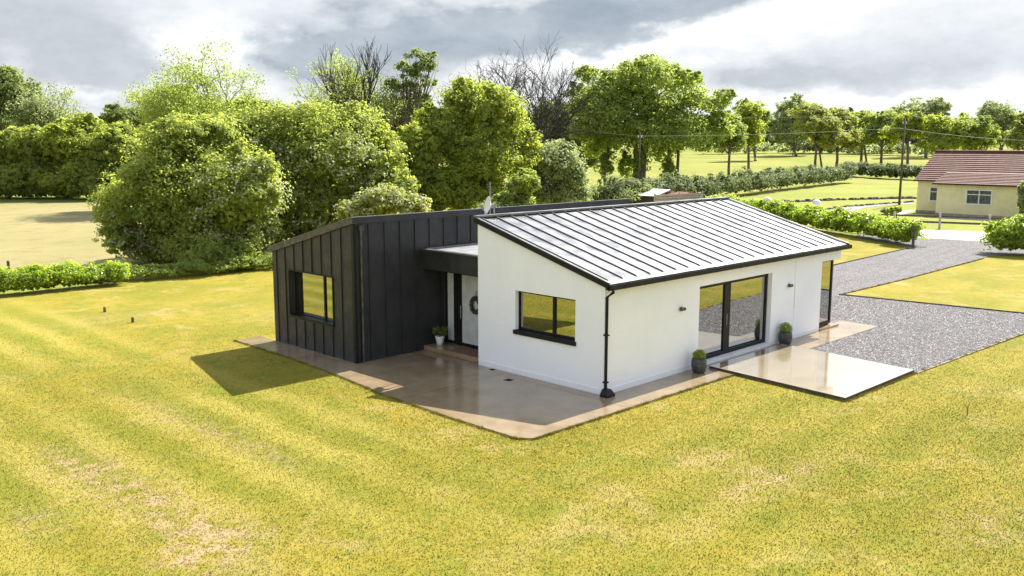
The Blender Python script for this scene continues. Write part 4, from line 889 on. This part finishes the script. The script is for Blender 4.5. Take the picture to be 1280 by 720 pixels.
# far woods and hedges that read as one mass
def wood(name, lab, cat, pts, wid, hgt_, n, size, lm, seed, kind='stuff', flower=0, flatt=.0, wav=.25):
    rng = np.random.default_rng(seed); P = [np.array(p[:2], float) for p in pts]; seg = [np.linalg.norm(b_-a) for a, b_ in zip(P[:-1], P[1:])]; tot = sum(seg); bl = []
    st = wid*.55; k = 0; s = 0
    while s < tot:
        a = s; i = 0
        while a > seg[i] and i < len(seg)-1: a -= seg[i]; i += 1
        p = P[i]+(P[i+1]-P[i])*a/seg[i]; h = hgt_*rng.uniform(1-wav, 1+wav); z_ = hgt(p[0], p[1])
        bl.append((np.array((p[0]+rng.normal()*wid*.06, p[1]+rng.normal()*wid*.06, z_+h*.48)), np.array((wid*.62, wid*.62, h*.54)))); s += st
    V, F, A, mi = crown(bl, n, size, rng, .25, flower, .3)
    zz = V[:, 2]; low = np.array([hgt(x_, y_) for x_, y_ in V[::4, :2]]).repeat(4) if len(V) < 200000 else 0; V[:, 2] = np.maximum(zz, low-.02)
    o = npmesh(name, V, F, [lm, M['flower']], None, A, mi)
    if kind: tag(o, lab, cat, None, kind); return o
    return tag(o, lab, cat)
def gq(px, dep): p = ground_at(px, dep); return (p[0], p[1])
wood('dark_wood', 'dark conifer wood at the far end of the fields', 'wood', [gq(700, 380), gq(960, 370), gq(1010, 370), gq(1150, 360), gq(1300, 350)], 14, 11, 22000, .9, M['l_conifer'], 101)
wood('far_wood', 'distant belt of green woodland along the horizon', 'wood', [gq(-60, 520), gq(300, 500), gq(700, 460), gq(900, 440), gq(1340, 440)], 22, 15, 40000, 1.2, M['l_mid'], 102)
wood('field_hedge', 'far low hedge between the yellow fields', 'hedge', [gq(880, 300), gq(985, 310), gq(1070, 290), gq(1160, 270)], 6, 3.2, 9000, .5, M['l_grey'], 103, None)
hl = [G(760, 262, 0), G(835, 254, 0), G(890, 249, 0), G(935, 243, 0), G(985, 236, 0), G(1050, 229, 0), G(1062, 228, 0)]
wood('hedgerow', 'long leafy hedgerow between the neighbour garden and the yellow field', 'hedge', hl, 2.6, 2.9, 34000, .22, M['l_hedge'], 104, None, .0, wav=.15)
wood('clipped_hedge', 'dark clipped hedge continuing behind the utility pole', 'hedge', [G(1062, 222, 0), G(1100, 224, 0), G(1150, 226, 0), G(1200, 228, 0)], 3.2, 2.6, 14000, .3, M['l_hedge'], 105, None, wav=.1)
wood('undergrowth', 'weeds and low brambles along the foot of the bushes', 'undergrowth', [(-.6, 29.2), (3, 28.2), (8, 27.9), (14, 28.5), (22, 30), (30, 33)], 1.3, .75, 26000, .1, M['l_mid'], 106)
# laurel hedges
def laurel(lab, pts, wid, h, n, seed, size=.16):
    return wood('laurel_hedge', lab, 'hedge', pts, wid, h, n, size, M['l_laurel'], seed, None, wav=.16)
laurel('bright laurel hedge along the road behind the far corner of the white roof', [(41.9, 8.9), (44.6, 12.6), (51.6, 24.4), (57, 33)], 1.7, 1.6, 46000, 110)
laurel('rounded bright laurel hedge cut by the right edge, right of the drive entrance', [(41.6, 3.0), (41.9, .4), (42.5, -5)], 2.2, 2.2, 28000, 111)
laurel('low laurel hedge at the left edge between lawn and dry field', [gp(-40, 372), gp(60, 363), gp(150, 354)], 1.2, 1.0, 26000, 112, .11)
# garden shrub and stones of the neighbour
bl = P_([(1122, 262, 6, 4), (1115, 264, 6, 4)], 80); tree('garden_shrub', 'small lime green garden shrub in front of the utility pole', 'shrub', ground_at(1119, 81), bl, 1800, .16, M['l_laurel'], 121, trunk_r=.04)
bl = P_([(1108, 264, 7, 4)], 82); tree('heather_shrub', 'small grey heather shrub left of the lime green garden shrub', 'shrub', ground_at(1108, 82.5), bl, 900, .15, M['l_grey'], 122, trunk_r=.04)
bl = P_([(1282, 240, 10, 14), (1279, 256, 8, 14), (1292, 256, 12, 22)], 76); tree('weeping_shrub', 'drooping pale shrub in front of the right end of the yellow bungalow', 'shrub', ground_at(1280, 76), bl, 6000, .17, M['l_grey'], 123, trunk_r=.06, flower=.15)
# utility poles and cables
def pole(px, pyb, pyt, lab, arm=True, dep=None, r=.13):
    g_ = G(px, pyb) if dep is None else ground_at(px, dep); dp_ = float(np.dot(g_-CAM, FW)); top_ = D(px, pyt, dp_)[2]
    e = empty('utility_pole', (float(g_[0]), float(g_[1]), float(g_[2])), lab, 'utility pole', 'utility poles carrying the overhead cables')
    MB().tube([(g_[0], g_[1], g_[2]-.05), (g_[0], g_[1], top_)], [r, r*.7], 9).build('pole_shaft', M['darkwood'], e, smooth=True)
    for k in range(2): MB().tube([(g_[0]+(-.18 if k else .18)*RT[0], g_[1]+(-.18 if k else .18)*RT[1], top_-.6), (g_[0]+(-.18 if k else .18)*RT[0], g_[1]+(-.18 if k else .18)*RT[1], top_-.35)], .05, 6).build('insulator', M['white'], e)
    MB().tube([(g_[0]-.28*RT[0], g_[1]-.28*RT[1], top_-.6), (g_[0]+.28*RT[0], g_[1]+.28*RT[1], top_-.6)], .045, 6).build('crossarm', M['darkwood'], e)
    return dp_
dA = pole(1124, 256, 148, 'tall dark utility pole left of the yellow bungalow')
dB = pole(797, 0, 165, 'utility pole half hidden in the big dark tree', dep=100, r=.085)
dC = pole(991, 195, 165, 'distant utility pole out in the field between tree groups', r=.14)
def cable(pts, lab, r=.022):
    mb = MB(); P = []
    for (a, b_) in zip(pts[:-1], pts[1:]):
        A_ = D(*a); B_ = D(*b_)
        for k in range(9):
            t_ = k/8; q = A_*(1-t_)+B_*t_; q = q-np.array((0, 0, 1))*(4*t_*(1-t_))*np.linalg.norm(B_-A_)*.008; P.append(q)
    mb.tube(P, r, 4); tag(mb.build('overhead_cable', M['grey'], None), lab, 'cable')
cable([(655, 152, 112), (797, 170, 100), (1124, 160, dA), (1300, 176, 120)], 'thick overhead cable running from the trees to the utility pole by the bungalow', .018)
cable([(600, 144, 140), (1128, 143, 140), (1300, 128, 140)], 'thin upper overhead cable crossing the sky line', .011)

# ------------------------------------------------------------------ yellow bungalow
M['cream'] = noisy('cream_render', (.74, .66, .40), (.66, .59, .35), 1.5, .9)
m, t, b = mat('red_roof_tiles', (.2, .07, .05), .8); p = pos(t)
c = t.mix(t.ramp(t.noise(p, 2.5, 5, .7), .35, .65), (.085, .026, .018), (.15, .052, .036)); c = t.mix(t.ramp(t.noise(p, .9, 5, .7), .5, .75, 0, .5), c, (.19, .14, .10)); t.put(b.inputs['Base Color'], c); M['tile'] = m
QX, QY, QH = 71.3, 20.0, 3.2
bg_ = empty('yellow_bungalow', (QX, QY, 0), 'cream yellow bungalow with brown red tiled roof across the road', 'bungalow')
b = MB(); YE = -8.0; RX, RH = QX+4.6, 5.68
panel(b, 'x', QX, .3, YE, QY, 0, lambda u: QH, [(18.0-.1, 19.0-.1, 1.08, 2.5)])
def prism(mb, pts, y0, y1, mi=0):
    n = len(pts); mb.add([(p_[0], y0, p_[1]) for p_ in pts]+[(p_[0], y1, p_[1]) for p_ in pts], [tuple(range(n))[::-1], tuple(range(n, 2*n))]+[(i, (i+1) % n, (i+1) % n+n, i+n) for i in range(n)], mi)
prism(b, [(QX+.3, 0), (QX+9.2, 0), (QX+9.2, QH), (RX, RH-.12), (QX+.3, QH)], QY-.3, QY)
b.box((QX+8.9, YE, 0), (QX+9.2, QY-.3, QH)); 
EX, EY0, EY1 = 69.0, 10.3, 17.35
panel(b, 'x', EX, .3, EY0, EY1, 0, lambda u: QH-.18, [(12.6, 14.85, 1.08, 2.48)]); b.box((EX+.3, EY1-.3, 0), (QX, EY1, QH-.18)); b.box((EX+.3, EY0, 0), (QX, EY0+.3, QH-.18))
fixn(b.build('cream_wall', [M['cream'], M['in']], bg_))
def tiles(mb, x0, z0, x1, z1, ya, yb, rows, yc=None, yd=None):
    """overlapping tile courses from eave (x0,z0) to ridge (x1,z1); y range shrinks from (ya,yb) to (yc,yd)"""
    yc = ya if yc is None else yc; yd = yb if yd is None else yd
    for k in range(rows):
        t0, t1 = k/rows, (k+1)/rows; xa, xb = x0+(x1-x0)*t0, x0+(x1-x0)*t1+.02; za, zb = z0+(z1-z0)*t0+.07, z0+(z1-z0)*t1+.01
        y0a, y1a = ya+(yc-ya)*t0, yb+(yd-yb)*t0; y0b, y1b = ya+(yc-ya)*t1, yb+(yd-yb)*t1
        mb.add([(xa, y0a, za), (xa, y1a, za), (xb, y1b, zb), (xb, y0b, zb), (xa, y0a, za-.08), (xa, y1a, za-.08), (xb, y1b, zb-.06), (xb, y0b, zb-.06)], [(0, 3, 2, 1), (4, 5, 6, 7), (0, 1, 5, 4), (1, 2, 6, 5), (2, 3, 7, 6), (3, 0, 4, 7)])
b = MB(); tiles(b, QX-.35, QH-.16, RX, RH, YE, QY+.25, 15); tiles(b, QX+9.6, QH-.16, RX, RH, YE, QY+.25, 15)
rf = fixn(b.build('tiled_roof', M['tile'], bg_))
b = MB(); b.tube([(RX, YE, RH+.06), (RX, QY+.27, RH+.06)], .12, 8); b.build('ridge_tiles', M['tile'], rf)
slope_ = (RH-QH)/(RX-QX)
b = MB(); ez = QH-.32; zt = ez+.95; tiles(b, EX-.35, ez, EX+2.95, zt, EY0-.3, EY1+.3, 8); fixn(b.build('lean_to_roof', M['tile'], bg_))
b = MB(); b.box((EX-.45, EY0-.3, ez-.07), (EX-.36, EY1+.3, ez+.04)); b.box((QX-.45, EY1+.32, QH-.22), (QX-.36, QY+.25, QH-.11)); b.build('gutter', M['black'], bg_)
b = MB(); b.tube([(EX-.06, EY0+.12, .05), (EX-.06, EY0+.12, ez)], .04, 8); b.build('downpipe', M['white'], bg_)
b = MB(); b.box((EX-.05, EY0-.04, 0), (EX-.002, EY1+.04, .22)); b.box((QX-.05, EY1+.3, 0), (QX-.002, QY+.03, .22)); b.build('plinth', M['concrete'], bg_)
def cottage_window(X, y0, y1, z0, z1, mull, transom):
    f = MB(); w_ = .11; f.box((X-.03, y0-w_, z0-w_), (X+.05, y0, z1+w_)); f.box((X-.03, y1, z0-w_), (X+.05, y1+w_, z1+w_)); f.box((X-.03, y0, z1), (X+.05, y1, z1+w_)); f.box((X-.06, y0-.001, z0-w_), (X+.05, y1+.001, z0))
    for y_ in mull: f.box((X+.0, y_-.04, z0), (X+.06, y_+.04, z1))
    f.box((X+.005, y0, transom-.035), (X+.055, y1, transom+.035)); o = f.build('window', M['white'], bg_)
    MB().box((X+.07, y0, z0), (X+.075, y1, z1)).build('pane', M['dglass'], o); MB().box((X+.2, y0+.02, z0), (X+.22, y1-.02, z0+.75)).build('net_curtain', M['blind'], o)
cottage_window(EX, 12.72, 14.73, 1.2, 2.36, [13.72], 2.0); cottage_window(QX, 18.02, 18.78, 1.2, 2.38, [], 2.0)
# ranch fence with rounded posts
def fence_obj(lab, name, pts, h, posts, rails, matp, matr, pr=.09):
    e = empty(name, (float(pts[0][0]), float(pts[0][1]), 0.), lab, 'fence')
    for p_ in posts: MB().tube([(p_[0], p_[1], -.05), (p_[0], p_[1], h-.03), (p_[0], p_[1], h)], [pr, pr, pr*.6], 8).build('post', matp, e)
    for z_ in rails:
        b = MB()
        for a, c in zip(pts[:-1], pts[1:]): 
            dv = Vector((c[0]-a[0], c[1]-a[1], 0)); L = dv.length; nx = Vector((-dv.y, dv.x, 0))/L*.025; a3 = Vector((a[0], a[1], z_)); c3 = Vector((c[0], c[1], z_)); u3 = Vector((0, 0, .15))
            b.add([a3-nx, c3-nx, c3+nx, a3+nx, a3-nx+u3, c3-nx+u3, c3+nx+u3, a3+nx+u3], [(0, 3, 2, 1), (4, 5, 6, 7), (0, 1, 5, 4), (1, 2, 6, 5), (2, 3, 7, 6), (3, 0, 4, 7)])
        b.build('rail', matr, e)
    return e
fp = [gp(1040, 283), gp(1117, 284.5), gp(1174, 286.5), gp(1236, 289), gp(1300, 291.5)]
fence_obj('post and rail fence between the road and the yellow bungalow', 'garden_fence', fp, 1.25, fp, (.45, .9), M['wood'], M['darkwood'])
# short dark posts
def stump(x_, y_, h, lab, r=.07, m_='darkwood'):
    o = MB().tube([(x_, y_, -.05), (x_, y_, h), (x_+.005, y_, h+.02)], [r, r*.95, r*.7], 9).build('wooden_post', M[m_]); tag(o, lab, 'post'); return o
q = gp(1141, 309); stump(q[0], q[1], 1.3, 'dark gatepost at the end of the laurel hedge by the drive', .09)
q = gp(131, 389); stump(q[0], q[1], .15, 'short wooden stub in the lawn, the left one of the pair', .055, 'bark')
q = gp(166, 402); stump(q[0], q[1], .15, 'short wooden stub in the lawn, the right one of the pair', .055, 'bark')
q = gp(12, 350); stump(q[0], q[1], .9, 'short fence post standing in the laurel hedge at the left edge', .07)
# a thin twig standing in the right lawn
q = gp(1209, 518); tw = MB(); tw.tube([(q[0], q[1], -.03), (q[0]+.01, q[1], .16), (q[0]+.05, q[1]-.02, .30)], [.012, .009, .004], 5); tw.tube([(q[0]+.01, q[1], .15), (q[0]-.09, q[1]+.08, .27)], [.008, .004], 4); tag(tw.build('dry_twig', M['bark']), 'thin dry twig sticking up from the right lawn', 'twig')
# gate pillars with ball caps behind the laurel hedge
for px, lab in ((957, 'white ball topped gate pillar nearest the big roof, behind the laurel hedge'), (1018, 'white ball topped gate pillar further right behind the laurel hedge')):
    dep = 78; g_ = ground_at(px, dep); zt = D(px, 251 if px < 1000 else 254, dep)[2]; e = empty('gate_pillar', (float(g_[0]), float(g_[1]), 0.), lab, 'gate pillar', 'gate pillars behind the laurel hedge')
    MB().box((g_[0]-.22, g_[1]-.22, -.05), (g_[0]+.22, g_[1]+.22, zt-.34)).build('pillar_shaft', M['white'], e, bevel=.02)
    MB().lathe([(0.001, -.40), (.14, -.36), (.14, -.31), (.30, -.20), (.37, .0), (.33, .18), (.20, .32), (0.001, .38)], (g_[0], g_[1], zt), 18).build('ball_cap', M['white'], e, smooth=True)
# rows of edging stones in the neighbour lawn
rng = random.Random(4)
def stone_row(pts, n, lab, s=.35):
    b = MB()
    for i in range(n):
        t_ = i/(n-1)*(len(pts)-1); k = min(int(t_), len(pts)-2); f_ = t_-k; x_ = pts[k][0]*(1-f_)+pts[k+1][0]*f_+rng.uniform(-.2, .2); y_ = pts[k][1]*(1-f_)+pts[k+1][1]*f_+rng.uniform(-.2, .2); r_ = s*rng.uniform(.5, 1.2)
        b.lathe([(r_*.9, 0), (r_, r_*.3), (r_*.6, r_*.7), (0.001, r_*.8)], (x_, y_, -.03), 6)
    o = b.build('stone_border', M['kerb']); tag(o, lab, 'stone border', None, 'stuff')
stone_row([G(935, 256, 0), G(985, 252.5, 0), G(1050, 250, 0), G(1110, 248.5, 0), G(1145, 248, 0)], 110, 'wavering border of dark stones across the neighbour lawn')
stone_row([G(1020, 264.5, 0), G(1045, 259.5, 0), G(1090, 256, 0), G(1142, 252.3, 0)], 70, 'dark kerb stones along the neighbour drive', .22)
# timber fence panel, lean-to roof and red machine behind the ridge
def pt(px, dep, z_=0): p_ = ground_at(px, dep); return Vector((p_[0], p_[1], z_))
e = empty('timber_fence', tuple(pt(820, 86)), 'grey slatted timber fence panel behind the ridge of the white roof', 'fence')
a, c = pt(818, 84), pt(877, 88); dv = (c-a).normalized(); nx = Vector((-dv.y, dv.x, 0))*.03
for k in range(8):
    b = MB(); u = Vector((0, 0, .18)); z_ = Vector((0, 0, .1+k*.225)); a3, c3 = a+z_, c+z_; b.add([a3-nx, c3-nx, c3+nx, a3+nx, a3-nx+u, c3-nx+u, c3+nx+u, a3+nx+u], [(0, 3, 2, 1), (4, 5, 6, 7), (0, 1, 5, 4), (1, 2, 6, 5), (2, 3, 7, 6), (3, 0, 4, 7)]); b.build('board', M['wood'], e)
for f_ in (0, .5, 1): q = a.lerp(c, f_)+nx*2.5; MB().box((q.x-.06, q.y-.06, -.05), (q.x+.06, q.y+.06, 2.0)).build('post', M['wood'], e)
M['red'] = noisy('rusty_red_paint', (.20, .035, .02), (.12, .045, .03), 4, .7)
e = empty('garden_shed', tuple(pt(822, 90)), 'low shed with a white sheet roof beside the timber fence', 'shed')
a = pt(810, 92); b = MB(); b.box((a.x-.9, a.y-1.3, -.05), (a.x+.9, a.y+1.3, 1.35)); b.build('shed_wall', M['darkwood'], e)
b = MB(); b.add([(a.x-1.3, a.y-1.7, 1.36), (a.x+1.2, a.y-1.7, 1.9), (a.x+1.2, a.y+1.6, 1.9), (a.x-1.3, a.y+1.6, 1.36), (a.x-1.3, a.y-1.7, 1.42), (a.x+1.2, a.y-1.7, 1.96), (a.x+1.2, a.y+1.6, 1.96), (a.x-1.3, a.y+1.6, 1.42)], [(0, 3, 2, 1), (4, 5, 6, 7), (0, 1, 5, 4), (1, 2, 6, 5), (2, 3, 7, 6), (3, 0, 4, 7)]); b.build('sheet_roof', M['white'], e)
e = empty('red_shed', tuple(pt(842, 99)), 'rusty red low shed seen above the timber fence', 'shed')
a = pt(840, 100); b = MB(); b.box((a.x-1.6, a.y-1.9, -.05), (a.x+1.6, a.y+1.9, 1.0)); b.build('shed_wall', M['red'], e)
b = MB(); prism(b, [(a.x-1.8, 1.0), (a.x+1.8, 1.0), (a.x, 1.35)], a.y-2.1, a.y+2.1); b.build('shed_roof', M['red'], e)

# ------------------------------------------------------------------ ground cover details
def in_poly(x_, y_, poly):
    ins = np.zeros(len(x_), bool); n = len(poly); j = n-1
    for i in range(n):
        xi, yi = poly[i]; xj, yj = poly[j]
        c_ = ((yi > y_) != (yj > y_)) & (x_ < (xj-xi)*(y_-yi)/((yj-yi)+1e-12)+xi); ins ^= c_; j = i
    return ins
rng = np.random.default_rng(77)
# gravel stones close to the patio
N = 52000; x_ = rng.uniform(8.3, 21, N); y_ = rng.uniform(-5.2, 3.1, N)
yard = [(14.2, -1.16), (8.3, -1.16), (8.34, -4.72), (16.6, -5.12), (20.8, -5.3), (20.6, -4.), (19.85, 3.05), (14.2, 3.05), (14.2, -1.0)]
k = in_poly(x_, y_, yard) & ~in_poly(x_, y_, [(4.5, -.3), (4.03, -4.7), (8.34, -4.76), (8.76, -1.1), (8.78, -.3)]) & ((y_ < -.0) | (x_ > 14.2)); x_, y_ = x_[k], y_[k]; n = len(x_)
oct_ = np.array([(1, 0, 0), (0, 1, 0), (-1, 0, 0), (0, -1, 0), (0, 0, 1.)]); s = rng.uniform(.014, .034, (n, 1, 1))
ang = rng.uniform(0, 6.28, n); ca, sa = np.cos(ang), np.sin(ang); base = oct_[None]*np.array((1, .7, .6))*s*np.ones((n, 1, 1))
base = base*rng.uniform(.7, 1.3, (n, 5, 1)); X2 = base[:, :, 0]*ca[:, None]-base[:, :, 1]*sa[:, None]; Y2 = base[:, :, 0]*sa[:, None]+base[:, :, 1]*ca[:, None]
V = np.stack([X2+x_[:, None], Y2+y_[:, None], base[:, :, 2]-.012], 2).reshape(-1, 3)
tri = np.array([(0, 1, 4), (1, 2, 4), (2, 3, 4), (3, 0, 4)]); F = (tri[None]+(np.arange(n)*5)[:, None, None]).reshape(-1, 3)
o = npmesh('gravel', V, F, [M['stone']], None, np.repeat(rng.random(n), 4)); tag(o, 'loose grey and mauve gravel stones beside the patio', 'gravel', None, 'stuff')
# short mown grass blades over the near lawn
def blades(n, xr, yr, hh, keep):
    x_ = rng.uniform(*xr, n); y_ = rng.uniform(*yr, n); v = np.stack([x_-CAM[0], y_-CAM[1]], 1); dep = v @ np.array((math.sin(YAW), math.cos(YAW))); lat = v @ np.array((math.cos(YAW), -math.sin(YAW)))
    k = (dep > 10) & (dep < keep-16*rng.random(n)**.7) & (np.abs(lat) < dep*.62+2) & ~in_poly(x_, y_, [(PX0-.08, PY0), (4.45, PY0-.05), (4.0, -4.7), (8.3, -4.78), (16.6, -5.25), (20.9, -5.45), (20.0, 3.2), (30, 3.2), (30, 9), (11, 9), (11, 13), (-3.38, 13), (-3.4, 9.4), (-3.6, 6.9), (-3.92, 4.3), (PX0-.1, 1.5), (PX0-.1, PY0+.28)])
    x_, y_ = x_[k], y_[k]; n = len(x_); a = rng.uniform(0, 6.28, n); w_ = rng.uniform(.004, .010, n); h = hh*rng.uniform(.4, 1.3, n); lx = rng.normal(size=n)*.022; ly = rng.normal(size=n)*.022
    b0 = np.stack([x_-np.cos(a)*w_, y_-np.sin(a)*w_, np.full(n, -.032)], 1); b1 = np.stack([x_+np.cos(a)*w_, y_+np.sin(a)*w_, np.full(n, -.032)], 1); tp = np.stack([x_+lx, y_+ly, h-.03], 1)
    return np.stack([b0, b1, tp], 1).reshape(-1, 3)
def edge_tufts(lines, per_m, rng):
    out = []
    for L in lines:
        for a, c in zip(L[:-1], L[1:]):
            a = np.array(a, float); c = np.array(c, float); ln = np.linalg.norm(c-a); n = int(ln*per_m); t_ = (c-a)/ln; nn = np.array((-t_[1], t_[0]))
            f = rng.random(n); cl_ = np.sin(f*ln*7+rng.random()*6)+np.sin(f*ln*17)+rng.normal(size=n)*.8; P = a+(c-a)*f[:, None]+nn*(rng.normal(size=n)*.028)[:, None]
            h = np.clip(.012+.014*cl_, -.01, .05); an = rng.uniform(0, 6.28, n); w_ = rng.uniform(.004, .009, n); q = rng.normal(size=(n, 2))*.03
            z0 = np.full(n, -.03); b0 = np.stack([P[:, 0]-np.cos(an)*w_, P[:, 1]-np.sin(an)*w_, z0], 1); b1 = np.stack([P[:, 0]+np.cos(an)*w_, P[:, 1]+np.sin(an)*w_, z0], 1)
            out.append(np.stack([b0, b1, np.stack([P[:, 0]+q[:, 0], P[:, 1]+q[:, 1], h], 1)], 1).reshape(-1, 3))
    return np.concatenate(out)
ET = edge_tufts([[(-3.42, 13.02), (-3.46, 9.4), (-3.66, 6.9), (-3.97, 4.3), (PX0-.16, 1.5), (PX0-.16, PY0+.28), (PX0+.1, PY0-.04), (4.42, PY0-.09), (4.0, -4.70), (8.3, -4.78), (16.6, -5.22), (20.8, -5.42)], [(19.95, 3.05), (20.75, -4.0)], [(20, 3.08), (26.5, 2.96), (38, 3.1)]], 500, rng)
V = blades(2300000, (-20, 22), (-19, 26), .026, 36); V = np.concatenate([V, ET]); n = len(V)//3
o = npmesh('grass', V, np.arange(3*n).reshape(n, 3), [M['blades']], None, rng.random(n)); tag(o, 'short mown yellow green lawn grass', 'grass', None, 'stuff')
